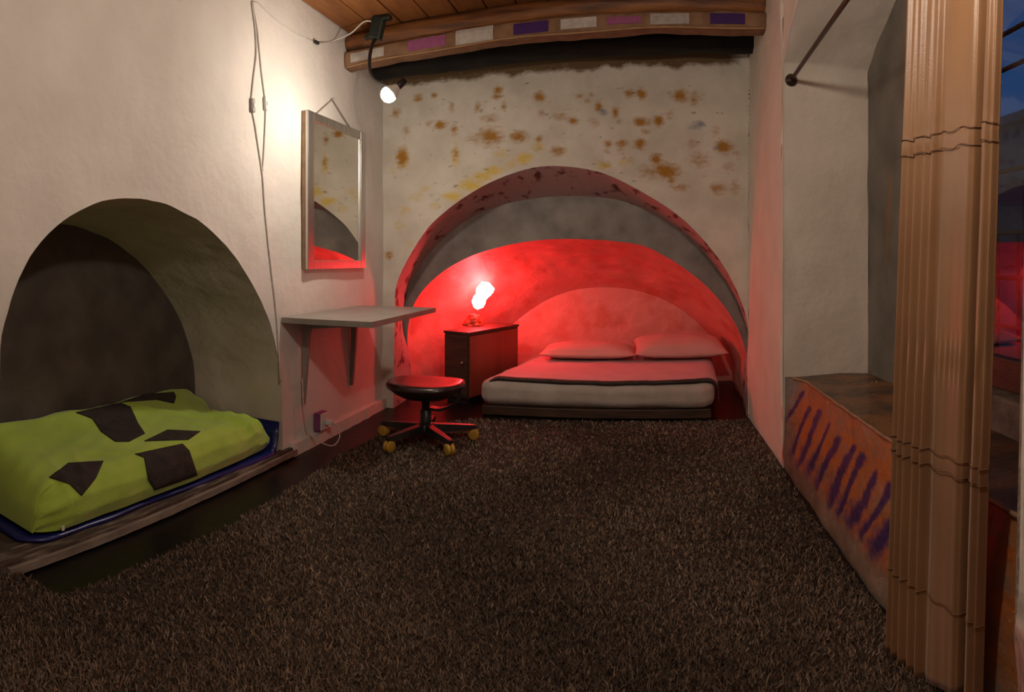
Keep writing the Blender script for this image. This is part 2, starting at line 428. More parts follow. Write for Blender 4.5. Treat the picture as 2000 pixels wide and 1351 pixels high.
# ---- right wall with the deep window niche
YN0, YN1 = 1.08, 3.43
def soffit(y): return interp(y, [YN0, 1.55, 2.6, 3.02, 3.25, YN1], [2.32, 2.52, 2.56, 2.47, 2.35, 2.215])
def near_edge(z): return YN0 + interp(z, [0, .18, .29, .37, .48, .62, 3], [0.075, 0.075, 0.084, 0.098, 0.05, 0.01, 0.0])
cols = [(y, 0.0) for y in np.linspace(YN, YN0, 26)] + [(y, soffit(y)) for y in np.linspace(YN0 + 0.0008, YN1 - 0.0008, 60)] + [(y, 0.0) for y in np.linspace(YN1, YB + 0.03, 26)]
def to_right(s, z, b):
    e = 0.012 * fbm(Vector((3, s * 2, z * 3)), 1, 3) if abs(s - YN1) < 0.003 and z > 0.05 else 0
    y = s
    if abs(s - YN0) < 1e-6: y = near_edge(z)
    return Vector((XR - b, y + e, z))
wall_right = column_wall('wall_right', cols, to_right, lambda s: ceil_z(XR) + 0.03, 36, plaster_r, flip=True, amp=0.014, kind='structure')
XW = 1.268
wn = structure('wall_window')
vs = []
out = [Vector((XR, YN1, z)) for z in np.linspace(0, soffit(YN1), 24)] + [Vector((XR, y, soffit(y))) for y in np.linspace(YN1 - 0.02, YN0 + 0.02, 50)] + [Vector((XR, YN0, z)) for z in np.linspace(soffit(YN0), 0, 24)]
NR = 14
for p in out:
    for j in range(NR + 1):
        t = j / NR
        q = p + Vector(((XW - XR) * t, 0, 0)); k = 0.012 * (1 if 0 < j < NR else 0.3)
        e = 0.012 * fbm(Vector((3, YN1 * 2, q.z * 3)), 1, 3) * (1 - t) if p.y == YN1 and q.z > 0.05 else 0
        vs.append(q + Vector((0, k * fbm(q, 3, 3) + e, k * fbm(q + Vector((2, 2, 2)), 3, 3))))
from_py('window_reveal', vs, grid_faces(len(out), NR + 1, False), plaster_r, wn, True)
outer_mat = pm('raw_grey_render', (0.135, 0.118, 0.095), (0.20, 0.175, 0.145), scale=4, rough=0.8, bump=0.4, bscale=12, bdist=0.02)
WY0, WY1, WZ0, WZ1 = 1.12, 2.62, 0.635, 2.42
def streak(p):
    return {'rust': 0.8 * math.exp(-((p.y - 3.17 - 0.05 * math.sin(p.z * 3)) / 0.045) ** 2) * (0.5 + 0.5 * math.sin(p.z * 5 + 1)) if p.z < 2.1 else 0.0}
om = add_layers(outer_mat, [('rust', (0.30, 0.13, 0.03), 0.3, 1.0)], nscale=20)
def outer_piece(nm, y0, y1, z0, z1):
    vs = []; at = []
    for y in np.linspace(y0, y1, 24):
        for z in np.linspace(z0, z1, 30):
            p = Vector((XW, y, z)); p.x += 0.01 * fbm(p, 2.5, 3); vs.append(p); at.append(streak(p)['rust'])
    from_py(nm, vs, grid_faces(24, 30, True), om, wn, True, {'rust': at})
outer_piece('window_side_wall', WY1, YN1 + 0.03, 0.4, 2.66)
outer_piece('window_near_wall', YN0 - 0.03, WY0, 0.4, 2.66)
outer_piece('window_head_wall', WY0, WY1, WZ1, 2.66)
box('window_apron', (XW + 0.13, (WY0 + WY1) / 2, (0.4 + WZ0) / 2), (0.27, WY1 - WY0, WZ0 - 0.4), pm('rough_concrete', (0.10, 0.09, 0.075), (0.22, 0.20, 0.17), scale=12, rough=0.8, bump=0.6, bscale=30), wn, bevel=0.012)
for nm, y in (('jamb_far', WY1 + 0.02), ('jamb_near', WY0 - 0.02)):
    box(nm, (XW + 0.15, y, (WZ0 + WZ1) / 2), (0.30, 0.04, WZ1 - WZ0 + 0.3), outer_mat, wn, bevel=0.0)
box('window_head', (XW + 0.15, (WY0 + WY1) / 2, WZ1 + 0.03), (0.30, WY1 - WY0, 0.06), outer_mat, wn, bevel=0.0)

# ---- rear wall behind the camera, ceiling
from_py('wall_rear', [(XL - 0.05, YN, 0), (XR + 0.05, YN, 0), (XR + 0.05, YN, 2.95), (XL - 0.05, YN, 2.8), (XL - 0.05, YN - 0.1, 0), (XR + 0.05, YN - 0.1, 0), (XR + 0.05, YN - 0.1, 2.95), (XL - 0.05, YN - 0.1, 2.8)],
        [(3, 2, 1, 0), (4, 5, 6, 7), (0, 1, 5, 4), (1, 2, 6, 5), (2, 3, 7, 6), (3, 0, 4, 7)], plaster, kind='structure')
ceiling = structure('ceiling')
slope = math.atan(0.05)
def tilt(): return Matrix.Rotation(-slope, 3, 'Y')
cz = ceil_z((XL + XR) / 2)
box('ceiling_deck', ((XL + XR) / 2, (YN + YB) / 2, cz + 0.065), (XR - XL + 0.2, YB - YN + 0.2, 0.05), soot, ceiling, tilt(), 0)
npl = 14; pw = (XR - XL) / npl
pl_me = None
for i in range(npl):
    x = XL + pw * (i + 0.5)
    if pl_me is None:
        p0 = box('plank', (0, 0, 0), (pw - 0.008, YB - YN, 0.03), wood_plank, ceiling, None, 0.004); pl_me = p0.data; o = p0
    else:
        o = bpy.data.objects.new('plank', pl_me); COL.objects.link(o); o.parent = ceiling
    o.location = (x, (YN + YB) / 2, ceil_z(x) + 0.015 + random.uniform(-.003, .003)); o.rotation_euler = (0, -slope, 0)

# ------------------------------------------------------------------ roof logs
def log_tube(name, Y, zf, r, mat, x0=XL - 0.01, x1=XR + 0.01, n=70, seg=18, rough=0.06, squash=1.0, parent=None, sy=1.0):
    bm = bmesh.new(); rings = []
    for i in range(n + 1):
        x = x0 + (x1 - x0) * i / n
        ring = []
        for k in range(seg):
            a = 2 * math.pi * k / seg
            v = Vector((x, math.cos(a), math.sin(a)))
            rr = r * (1 + rough * fbm(Vector((x * 1.5, v.y * 1.2, v.z * 1.2 + Y)), 1.4, 3))
            ring.append(bm.verts.new((x, Y + rr * sy * v.y, zf(x) + rr * squash * v.z)))
        rings.append(ring)
    for a, b in zip(rings, rings[1:]):
        for k in range(seg): bm.faces.new((a[k], b[k], b[(k + 1) % seg], a[(k + 1) % seg]))
    bm.faces.new(rings[0]); bm.faces.new(rings[-1][::-1])
    return from_bm(name, bm, mat, parent, True)
tag(log_tube('roof_log', 3.99, lambda x: ceil_z(x) - 0.076, 0.078, wood_or, rough=0.12), 'orange-brown roof log lying right on top of the cloth-wrapped beam', 'beam')
tag(log_tube('roof_log', 4.425, lambda x: 2.632 + 0.04 * x, 0.070, soot, rough=0.30), 'soot-blackened roof log in the dark gap above the back wall', 'beam')

beam = thing('wrapped_beam', 'roof beam wrapped in brown cloth with coloured patches along its face', 'beam', (0, 3.96, 0))
def zb(x): return 2.497 + (x - XL) * 0.050 + 0.012 * math.sin((x + 2) * 1.3)
cloth = pm('brown_burlap', (0.20, 0.105, 0.055), (0.30, 0.17, 0.09), scale=10, rough=0.85, bump=0.5, bscale=70)
bm = bmesh.new(); prof = []
for k in range(28):
    a = 2 * math.pi * k / 28
    cx, cz_ = math.cos(a), math.sin(a)
    prof.append((math.copysign(abs(cx) ** 0.45, cx) * 0.072, math.copysign(abs(cz_) ** 0.45, cz_) * 0.058))
rings = []
nB = 120
for i in range(nB + 1):
    x = XL + (XR - XL) * i / nB
    ring = []
    for (py, pz) in prof:
        w = 0.008 * fbm(Vector((x * 2.2, py * 9, pz * 9)), 2.0, 3)
        if pz < -0.03: w += 0.006 * math.sin(x * 7 + 1)
        ring.append(bm.verts.new((x, py * (1 + w * 3), zb(x) + pz + w)))
    rings.append(ring)
for a, b in zip(rings, rings[1:]):
    for k in range(28): bm.faces.new((a[k], b[k], b[(k + 1) % 28], a[(k + 1) % 28]))
bm.faces.new(rings[0]); bm.faces.new(rings[-1][::-1])
wrap = from_bm('cloth_wrap', bm, cloth, beam, True)
tubep = [(x, -0.071, zb(x) - 0.052 + 0.005 * math.sin(x * 7 + 1)) for x in np.linspace(XL + 0.01, XR - 0.01, 90)]
tube('cloth_seam', tubep, 0.006, pm('light_burlap', (0.34, 0.20, 0.10), (0.42, 0.26, 0.14), scale=20, rough=0.85), beam, 6)
dgm = bpy.context.evaluated_depsgraph_get()
wb_tree = BVHTree.FromPolygons([v.co.copy() for v in wrap.data.vertices], [tuple(p.vertices) for p in wrap.data.polygons])
patch_cols = {'white': (0.55, 0.50, 0.46), 'pink': (0.34, 0.09, 0.22), 'purple': (0.055, 0.012, 0.13), 'grey': (0.42, 0.38, 0.35)}
for (x0, x1, y0, y1, cn) in [(685, 750, 90, 109, 'white'), (797, 870, 72, 94, 'pink'), (890, 963, 57, 87, 'white'), (1003, 1071, 45, 67, 'purple'), (1095, 1165, 39, 59, 'white'), (1185, 1252, 35, 49, 'pink'), (1270, 1346, 33, 54, 'grey'), (1387, 1455, 36, 57, 'purple')]:
    a, b = on_y((x0), y0, 3.888), on_y((x1), y1, 3.888)
    hh = abs(((y1 - y0) * 3.9 / F)) * 0.5
    nx, nz = 10, 5; vs = []
    for lay in (0.004, -0.004):
        for i in range(nx):
            for j in range(nz):
                x = a.x + (b.x - a.x) * i / (nx - 1); z = zb(x) + 0.002 + hh * (2 * j / (nz - 1) - 1)
                hit = wb_tree.ray_cast(Vector((x, -0.5, z)), Vector((0, 1, 0)))[0]
                vs.append((x, (hit.y if hit else -0.07) - lay, z))
    n0 = nx * nz
    fs = grid_faces(nx, nz) + [tuple(k + n0 for k in f[::-1]) for f in grid_faces(nx, nz)]
    rim = [i * nz for i in range(nx)] + [(nx - 1) * nz + j for j in range(1, nz)] + [i * nz + nz - 1 for i in range(nx - 2, -1, -1)] + [j for j in range(nz - 2, 0, -1)]
    for p, q in zip(rim, rim[1:] + rim[:1]): fs.append((q, p, p + n0, q + n0))
    from_py('cloth_patch', vs, fs, pm('patch_' + cn, tuple(c * 0.8 for c in patch_cols[cn]), patch_cols[cn], scale=30, rough=0.8, bump=0.3, bscale=60), beam, False, label=cn + ' cloth rectangle')

# ------------------------------------------------------------------ clamp lamp with its bulb by the mirror
cl = Vector((-1.655, 3.80, 2.71))
lamp = thing('clamp_lamp', 'black gooseneck clamp lamp with a lit white bulb in front of the back wall', 'lamp', cl)
bm = bmesh.new()
add_box(bm, (0, -0.02, -0.075), (0.085, 0.06, 0.15), Matrix.Rotation(0.25, 3, 'Y'), 0.012)
add_box(bm, (-0.055, -0.02, -0.115), (0.07, 0.035, 0.03), Matrix.Rotation(-0.5, 3, 'Y'), 0.006)
add_box(bm, (0.035, -0.02, -0.02), (0.12, 0.05, 0.026), None, 0.006)
from_bm('clamp', bm, pm('dark_green_plastic', (0.008, 0.014, 0.012), (0.015, 0.026, 0.022), scale=20, rough=0.35), lamp)
gp = [(737, 62, 3.77), (728, 85, 3.72), (722, 112, 3.62), (723, 140, 3.5), (735, 158, 3.42), (757, 168, 3.36), (778, 171, 3.31)]
gpts = [on_y(*q) - cl for q in gp]
gpts = [Vector((0, -0.02, -0.13))] + gpts[1:]
tube('gooseneck', smooth_path(gpts, 8), 0.011, black_plastic, lamp, 10)
bulbc = on_y(762, 182, 3.19) - cl
e = gpts[-1]
dirn = Vector((-0.59, -0.44, -0.68)).normalized()
rotm = Vector((0, 0, 1)).rotation_difference(dirn).to_matrix()
sc0 = bulbc - dirn * 0.10
tube('lamp_neck', smooth_path([e, (e + sc0) / 2 + Vector((0.01, 0.01, 0.015)), sc0], 5), 0.011, black_plastic, lamp, 10)
lathe('socket', [(0.012, -0.012), (0.020, -0.01), (0.021, 0.035), (0.019, 0.045)], sc0, black_plastic, lamp, 16, rotm)
bulb_prof = [(0.016, -0.075), (0.020, -0.055), (0.034, -0.034), (0.043, -0.010), (0.044, 0.010), (0.038, 0.030), (0.024, 0.044), (0.004, 0.050)]
lathe('bulb_base', [(0.016, -0.062), (0.020, -0.050), (0.036, -0.022), (0.045, 0.000), (0.044, 0.004)], bulbc, white_plastic, lamp, 24, rotm)
lathe('bulb', [(0.043, 0.0035), (0.044, 0.014), (0.038, 0.034), (0.024, 0.048), (0.004, 0.054)], bulbc, emis('lit_bulb', WARM, BULB_WALL), lamp, 24, rotm)

# bare bulb hanging over the near part of the room, above the frame
PB = Vector((0.06, 1.05, 2.27))
pend = thing('pendant_bulb', 'bare lit bulb hanging on a cord over the near end of the room', 'lamp', (PB.x, PB.y, ceil_z(PB.x)))
zt = ceil_z(PB.x)
lathe('ceiling_rose', [(0.045, 0.0), (0.045, -0.012), (0.02, -0.035), (0.004, -0.04)], (0, 0, 0.004), white_plastic, pend)
tube('cord', [(0, 0, -0.03), (0.002, 0, -0.15), (0, 0, PB.z - zt + 0.12)], 0.004, cord_white, pend)
lathe('socket', [(0.008, 0.14), (0.018, 0.13), (0.02, 0.085), (0.017, 0.07)], (0, 0, PB.z - zt), white_plastic, pend)
lathe('bulb', bulb_prof, (0, 0, PB.z - zt), emis('lit_room_bulb', WARM, BULB_ROOM), pend, 24, Matrix.Rotation(math.pi, 3, 'X'))

# ------------------------------------------------------------------ mirror
mir = thing('wall_mirror', 'rectangular mirror in an aluminium frame hanging from a string on the left wall', 'mirror', (XL + 0.004, 3.72, 1.085))
mw, mh = 0.82, 0.955
brown_edge = pm('brown_chipboard', (0.22, 0.125, 0.065), (0.30, 0.18, 0.10), scale=20, rough=0.7)
box('backing', (0.016, 0, mh / 2), (0.028, mw - 0.004, mh - 0.004), brown_edge, mir, bevel=0.002)
sw, rw = 0.075, 0.055
for y in (-mw / 2 + sw / 2, mw / 2 - sw / 2): box('frame_stile', (0.037, y, mh / 2), (0.02, sw, mh), steel, mir, bevel=0.004)
for z in (rw / 2, mh - rw / 2): box('frame_rail', (0.036, 0, z), (0.018, mw - 2 * sw, rw), steel, mir, bevel=0.004)
mg, N, L, b = new_mat('mirror_silver'); b.inputs['Metallic'].default_value = 1; b.inputs['Roughness'].default_value = 0.015; b.inputs['Base Color'].default_value = (0.80, 0.80, 0.74, 1)
nz = N.new('ShaderNodeTexNoise'); nz.inputs['Scale'].default_value = 3; rp = N.new('ShaderNodeMapRange'); rp.inputs['To Min'].default_value = 0.01; rp.inputs['To Max'].default_value = 0.03
L.new(nz.outputs['Fac'], rp.inputs['Value']); L.new(rp.outputs[0], b.inputs['Roughness'])
box('mirror_glass', (0.0315, 0, mh / 2), (0.005, mw - 2 * sw + 0.01, mh - 2 * rw + 0.01), mg, mir, bevel=0.0)
nail = Vector((0.014, -0.035, 1.10))
tube('hanging_string', [(0.02, -0.28, mh - 0.01), nail, (0.02, 0.24, mh - 0.01)], 0.0035, pm('grey_string', (0.30, 0.27, 0.24), (0.36, 0.33, 0.30), scale=60, rough=0.8), mir, 6)
tube('nail', [(-0.012, -0.035, 1.102), (0.026, -0.035, 1.106)], 0.004, grey_metal, mir, 6)

# ------------------------------------------------------------------ fold-down wall table
tb = thing('wall_table', 'grey laminate shelf table on two tall metal brackets below the mirror', 'table', (XL, 3.09, 0))
lam = pm('grey_laminate', (0.30, 0.27, 0.245), (0.36, 0.33, 0.30), scale=8, rough=0.38)
box('table_top', (0.285, 0.53, 0.801), (0.555, 1.06, 0.030), lam, tb, bevel=0.004)
edge = pm('table_edge_band', (0.26, 0.235, 0.21), (0.31, 0.28, 0.255), scale=12, rough=0.45)
box('edge_band', (0.285, -0.003, 0.800), (0.560, 0.006, 0.032), edge, tb, bevel=0.001)
box('edge_band', (0.5655, 0.53, 0.800), (0.006, 1.066, 0.032), edge, tb, bevel=0.001)
def bracket(y):
    br = None
    def prism(pts, w, name, par):
        vs = [(p[0], y - w / 2, p[1]) for p in pts] + [(p[0], y + w / 2, p[1]) for p in pts]
        n = len(pts)
        fs = [tuple(range(n)), tuple(range(2 * n - 1, n - 1, -1))] + [(k, k + n, (k + 1) % n + n, (k + 1) % n) for k in range(n)]
        bm = bmesh.new(); bv = [bm.verts.new(v) for v in vs]
        for f in fs: bm.faces.new([bv[k] for k in f])
        bmesh.ops.bevel(bm, geom=list(bm.edges), offset=0.0025, segments=1, affect='EDGES')
        return from_bm(name, bm, grey_metal, par)
    leg = prism([(0.006, 0.786), (0.075, 0.786), (0.055, 0.70), (0.018, 0.275), (0.006, 0.275)], 0.030, 'bracket_leg', tb)
    prism([(0.02, 0.786), (0.49, 0.786), (0.49, 0.770), (0.08, 0.735), (0.02, 0.735)], 0.026, 'bracket_arm', leg)
    for z in (0.70, 0.50, 0.32):
        lathe('screw', [(0.005, 0), (0.005, 0.004), (0.002, 0.006)], (0.055 - (0.7 - z) * 0.087 - 0.012, y - 0.014, z), steel, leg, 8, Matrix.Rotation(math.pi / 2, 3, 'X'))
bracket(0.235); bracket(0.90)

# ------------------------------------------------------------------ wheeled stool
st = thing('swivel_stool', 'black swivel stool with yellow castors under the wall table', 'stool', (-1.30, 3.71, 0.022))
vinyl = pm('black_vinyl', (0.020, 0.008, 0.008), (0.035, 0.014, 0.014), scale=30, rough=0.30, bump=0.15, bscale=120, coat=0.4)
def seat_ring(r, z, dish=0.0, sq=2.6, lean=0.0):
    out = []
    for k in range(40):
        a = 2 * math.pi * k / 40
        c, s = math.cos(a), math.sin(a)
        m = (abs(c) ** sq + abs(s) ** sq) ** (-1 / sq)
        x, y = r * m * c * 1.02, r * m * s * 0.93
        out.append((x, y, z + dish * (abs(c) ** 2) * (r / 0.23) ** 2 + lean * x))
    return out
def ring_mesh(name, rings, mat, par):
    vs = [v for r in rings for v in r]; n = 40; fs = []
    for i in range(len(rings) - 1):
        for k in range(n): fs.append((i * n + k, i * n + (k + 1) % n, (i + 1) * n + (k + 1) % n, (i + 1) * n + k))
    fs.append(tuple(range(n - 1, -1, -1))); fs.append(tuple((len(rings) - 1) * n + k for k in range(n)))
    return from_py(name, vs, fs, mat, par, True)
ring_mesh('seat', [seat_ring(.15, .318), seat_ring(.205, .322, .01), seat_ring(.228, .335, .012), seat_ring(.234, .350, .014), seat_ring(.226, .366, .014), seat_ring(.200, .374, .012), seat_ring(.15, .372, .01), seat_ring(.08, .368, .005), seat_ring(.01, .367)], vinyl, st)
ring_mesh('seat_pan', [seat_ring(.07, .268), seat_ring(.13, .278), seat_ring(.185, .305, .008), seat_ring(.212, .328, .012), seat_ring(.15, .332)], black_plastic, st)
lathe('gas_column', [(0.034, 0.075), (0.036, 0.08), (0.034, 0.20), (0.026, 0.205), (0.025, 0.285)], (0, 0, 0), black_plastic, st)
bar = smooth_path([(0.02, 0.02, 0.21), (0.09, 0.03, 0.205), (0.16, 0.03, 0.235), (0.205, 0.03, 0.285), (0.215, 0.03, 0.335)], 6)
vs = []; fs = []
for i, p in enumerate(bar):
    t = (bar[min(i + 1, len(bar) - 1)] - bar[max(i - 1, 0)]).normalized(); nrm = Vector((-t.z, 0, t.x))
    for (a, c) in ((-.03, -.008), (.03, -.008), (.03, .008), (-.03, .008)): vs.append(p + Vector((0, a, 0)) + nrm * c)
for i in range(len(bar) - 1):
    for k in range(4): fs.append((i * 4 + k, i * 4 + (k + 1) % 4, i * 4 + 4 + (k + 1) % 4, i * 4 + 4 + k))
fs += [(3, 2, 1, 0), tuple(len(bar) * 4 - 4 + k for k in range(4))]
from_py('back_bar', vs, fs, black_plastic, st)
lathe('hub', [(0.05, 0.062), (0.056, 0.07), (0.052, 0.115), (0.036, 0.125)], (0, 0, 0), black_plastic, st)
yellow = pm('yellow_castor', (0.42, 0.25, 0.03), (0.55, 0.34, 0.05), scale=20, rough=0.45)
leg_me = cast_me = fork_me = None
for k in range(5):
    ang = math.radians(28 + 72 * k)
    if leg_me is None:
        vs = []; 
        for (x, w, z0, z1) in ((0.03, .030, .068, .118), (0.16, .026, .068, .108), (0.30, .018, .070, .095), (0.318, .012, .074, .090)):
            vs += [(x, -w, z0), (x, w, z0), (x, w * 0.8, z1), (x, -w * 0.8, z1)]
        fs = [(3, 2, 1, 0), (12, 13, 14, 15)]
        for i in range(3):
            for j in range(4): fs.append((i * 4 + j, i * 4 + (j + 1) % 4, i * 4 + 4 + (j + 1) % 4, i * 4 + 4 + j))
        lo = from_py('leg', vs, fs, black_plastic, st); leg_me = lo.data
        bm = bmesh.new()
        for s in (-1, 1): add_lathe(bm, [(0.024, -0.010), (0.033, -0.008), (0.035, 0.0), (0.033, 0.008), (0.024, 0.010)], (0.30, s * 0.013, 0.035), 20, Matrix.Rotation(math.pi / 2, 3, 'X'))
        co = from_bm('castor', bm, yellow, lo, True); cast_me = co.data
        fo = tube('castor_stem', [(0.30, 0, 0.045), (0.30, 0, 0.082)], 0.008, black_plastic, lo, 8); fork_me = fo.data
    else:
        lo = bpy.data.objects.new('leg', leg_me); COL.objects.link(lo); lo.parent = st
        co = bpy.data.objects.new('castor', cast_me); COL.objects.link(co); co.parent = lo
        fo = bpy.data.objects.new('castor_stem', fork_me); COL.objects.link(fo); fo.parent = lo
    lo.rotation_euler = (0, 0, ang)

# ------------------------------------------------------------------ cabinet and red lamp in the alcove
cabx, caby, caba = -1.345, 4.85, -math.radians(20.2)
cab = thing('cabinet', 'low dark wooden cabinet in the alcove to the left of the bed', 'cabinet', (cabx, caby, 0), caba)
cd_, cw_, ch_ = 0.75, 0.235, 0.552
box('body', (-cw_ / 2, cd_ / 2, ch_ / 2 + 0.02), (cw_, cd_, ch_ - 0.04), dark_wood, cab, bevel=0.004)
box('plinth', (-cw_ / 2, cd_ / 2, 0.022), (cw_ - 0.03, cd_ - 0.03, 0.044), black_plastic, cab, bevel=0.002)
box('top', (-cw_ / 2, cd_ / 2, ch_ + 0.009), (cw_ + 0.016, cd_ + 0.016, 0.018), dark_wood, cab, bevel=0.003)
dr = box('door', (-cw_ / 2, -0.006, ch_ / 2 + 0.02), (cw_ - 0.016, 0.014, ch_ - 0.07), dark_wood, cab, bevel=0.003)
box('side_panel', (0.004, cd_ / 2, ch_ / 2 + 0.02), (0.010, cd_ - 0.03, ch_ - 0.07), pm('red_lit_side_wood', (0.26, 0.05, 0.03), (0.34, 0.08, 0.05), scale=5, rough=0.4, stretch=(1, 1, 0.2)), cab, bevel=0.002)  # red light bounced on to this side is painted into its colour
lathe('knob', [(0.006, 0), (0.006, 0.012), (0.012, 0.018), (0.010, 0.026), (0.002, 0.028)], (-0.04, -0.012, 0.33), steel, dr, 12, Matrix.Rotation(math.pi / 2, 3, 'X'))

rb = on_y(942, 577, 5.37)
rl = thing('red_lamp', 'glowing crumpled red lamp standing on the cabinet', 'lamp', (rb.x - 0.045, rb.y, ch_ + 0.018))
lz = rb.z - (ch_ + 0.018)
redp = pm('red_crumpled_paper', (0.55, 0.06, 0.03), (0.70, 0.14, 0.05), scale=12, rough=0.5, bump=0.6, bscale=25)
lathe('base', [(0.05, 0.0), (0.052, 0.006), (0.045, 0.014), (0.012, 0.022)], (0, 0, 0), redp, rl)
tube('stem', [(0, 0, 0.015), (0.0, 0, lz * 0.4), (-0.005, 0, lz - 0.10)], 0.010, redp, rl)
def crumple(name, prof, c, M, mat, amp, seg=36):
    bm = bmesh.new(); rings = []
    fine = [(interp(k / 5, range(len(prof)), [p[0] for p in prof]), interp(k / 5, range(len(prof)), [p[1] for p in prof])) for k in range(5 * (len(prof) - 1) + 1)]
    for (r, z) in fine:
        ring = []
        for k in range(seg):
            a = 2 * math.pi * k / seg
            rr = r * (1 + amp * fbm(Vector((math.cos(a) * 1.6, math.sin(a) * 1.6, z * 22)), 1.0, 3))
            ring.append(bm.verts.new(M @ Vector((rr * math.cos(a), rr * math.sin(a), z)) + Vector(c)))
        rings.append(ring)
    for a, b in zip(rings, rings[1:]):
        for k in range(seg): bm.faces.new((a[k], a[(k + 1) % seg], b[(k + 1) % seg], b[k]))
    bm.faces.new(rings[0][::-1]); bm.faces.new(rings[-1])
    return from_bm(name, bm, mat, rl, True)
tl = Matrix.Rotation(0.48, 3, 'Y')
crumple('glowing_shade', [(0.020, -0.125), (0.052, -0.095), (0.060, -0.05), (0.052, -0.01), (0.066, 0.03), (0.070, 0.07), (0.050, 0.105), (0.012, 0.125)], (0.045, 0, lz), tl, emis('lit_red_shade', (1.0, 0.052, 0.056), BULB_RED), 0.30)
crumple('paper_wrap', [(0.085, 0.0), (0.088, 0.015), (0.075, 0.04), (0.062, 0.065), (0.045, 0.09), (0.020, 0.105)], (-0.03, -0.005, 0.001), Matrix.Identity(3), redp, 0.30)

# ------------------------------------------------------------------ bed
bed = thing('bed', 'low double bed on a dark board base filling the alcove', 'bed', (0, 4.545, 0))
bxl, bxr, bd = -1.185, 0.525, 1.30
def tx(x, y):   # narrows a little towards the head
    t = min(max(y / bd, 0), 1)
    l, r = bxl + 0.23 * t, bxr + 0.10 * t
    u = (x - bxl) / (bxr - bxl)
    return l + (r - l) * u
def soft_box(name, x0, x1, y0, y1, z0, z1, r, mat, par, nx=44, ny=30, nz=8, topfn=None, amp=0.004, pw=4.0):
    """rounded slab: a cube grid pushed on to a super-ellipse edge"""
    bm = bmesh.new()
    bmesh.ops.create_cube(bm, size=2.0)
    bmesh.ops.subdivide_edges(bm, edges=list(bm.edges), cuts=22, use_grid_fill=True)
    hx, hy, hz = (x1 - x0) / 2, (y1 - y0) / 2, (z1 - z0) / 2
    for v in bm.verts:
        p = Vector((v.co.x * hx, v.co.y * hy, v.co.z * hz))
        # rounded-box projection with edge radius r
        q = Vector((max(-hx + r, min(hx - r, p.x)), max(-hy + r, min(hy - r, p.y)), max(-hz + min(r, hz * .98), min(hz - min(r, hz * .98), p.z))))
        d = p - q
        if d.length > 1e-6: p = q + d.normalized() * min(r, d.length if max(abs(d.x), abs(d.y), abs(d.z)) < r * 0.999 else r)
        p += Vector(((x0 + x1) / 2, (y0 + y1) / 2, (z0 + z1) / 2))
        w = amp * fbm(p, 3.5, 4)
        p.z += w if p.z > z0 + 0.01 else 0
        p.y += amp * 0.8 * fbm(p + Vector((4, 4, 4)), 5, 3)
        if topfn: p = topfn(p)
        v.co = (tx(p.x, p.y), p.y, p.z)
    return from_bm(name, bm, mat, par, True)
linen = pm('grey_beige_linen', (0.40, 0.36, 0.32), (0.47, 0.43, 0.385), scale=8, rough=0.85, bump=0.25, bscale=30, sheen=0.2)
sheet = pm('red_lit_sheet', (0.58, 0.30, 0.34), (0.64, 0.36, 0.40), scale=6, rough=0.85, bump=0.25, bscale=25, sheen=0.2)  # pink of the red lamplight is put into the sheet's base colour
box('bed_base', (-0.33, 0.62, 0.041), (1.66, 1.22, 0.066), dark_wood, bed, bevel=0.006)
for x in (-1.10, -0.33, 0.44): box('foot', (x, 0.05, 0.005), (0.06, 0.06, 0.010), black_plastic, bed, bevel=0.002)
def sag(p):
    p.z -= 0.028 * min(max((p.z - 0.09) / 0.18, 0), 1) * math.cos(min(max((p.x + 0.33) / 0.95, -1), 1) * math.pi / 2) * max(0, 1 - p.y / 0.6)
    return p
soft_box('mattress', bxl, bxr, 0.0, bd, 0.072, 0.276, 0.075, linen, bed, topfn=sag, amp=0.012)
# top cover, lying over the mattress and hanging down its right side
NXc, NYc = 60, 34
prof = []
for i in range(NXc):
    u = i / (NXc - 1)
    prof.append(u)
vs = []
def cover_pt(u, y):
    w = bxr - bxl
    L_ = w - 0.06 + 0.20
    s = u * L_
    if s < w - 0.10: x = bxl + 0.04 + s; z = 0.275
    elif s < w + 0.04:
        a = (s - (w - 0.10)) / 0.14 * math.pi / 2
        x = bxr - 0.06 + 0.085 * math.sin(a); z = 0.275 - 0.085 * (1 - math.cos(a))
    else: x = bxr + 0.03; z = 0.19 - (s - w - 0.04)
    if x < bxl + 0.14: z -= 0.08 * ((bxl + 0.14 - x) / 0.10) ** 2
    if z > 0.25: z -= 0.028 * math.cos(min(max((x + 0.33) / 0.95, -1), 1) * math.pi / 2) * max(0, 1 - y / 0.6)
    if y < 0.075: z -= 0.012 * ((0.075 - y) / 0.05) ** 2
    p = Vector((x, y, z)); p.z += 0.005 * fbm(p, 4, 3) + 0.014
    return Vector((tx(p.x, p.y), p.y, p.z))
def skin(name, fn, nu, nv, thick, mat, par):
    vs = []
    for lay in (0, 1):
        for i in range(nu):
            for j in range(nv): vs.append(fn(i / (nu - 1), j / (nv - 1), lay * thick))
    n0 = nu * nv; fs = grid_faces(nu, nv) + [tuple(k + n0 for k in f[::-1]) for f in grid_faces(nu, nv)]
    rim = [i * nv for i in range(nu)] + [(nu - 1) * nv + j for j in range(1, nv)] + [i * nv + nv - 1 for i in range(nu - 2, -1, -1)] + [j for j in range(nv - 2, 0, -1)]
    for p, q in zip(rim, rim[1:] + rim[:1]): fs.append((p, q, q + n0, p + n0))
    me = bpy.data.meshes.new(name); me.from_pydata([tuple(v) for v in vs], [], fs); me.update()
    bm = bmesh.new(); bm.from_mesh(me); bmesh.ops.recalc_face_normals(bm, faces=bm.faces); bm.to_mesh(me); bm.free()
    return link(name, me, mat, par, True)
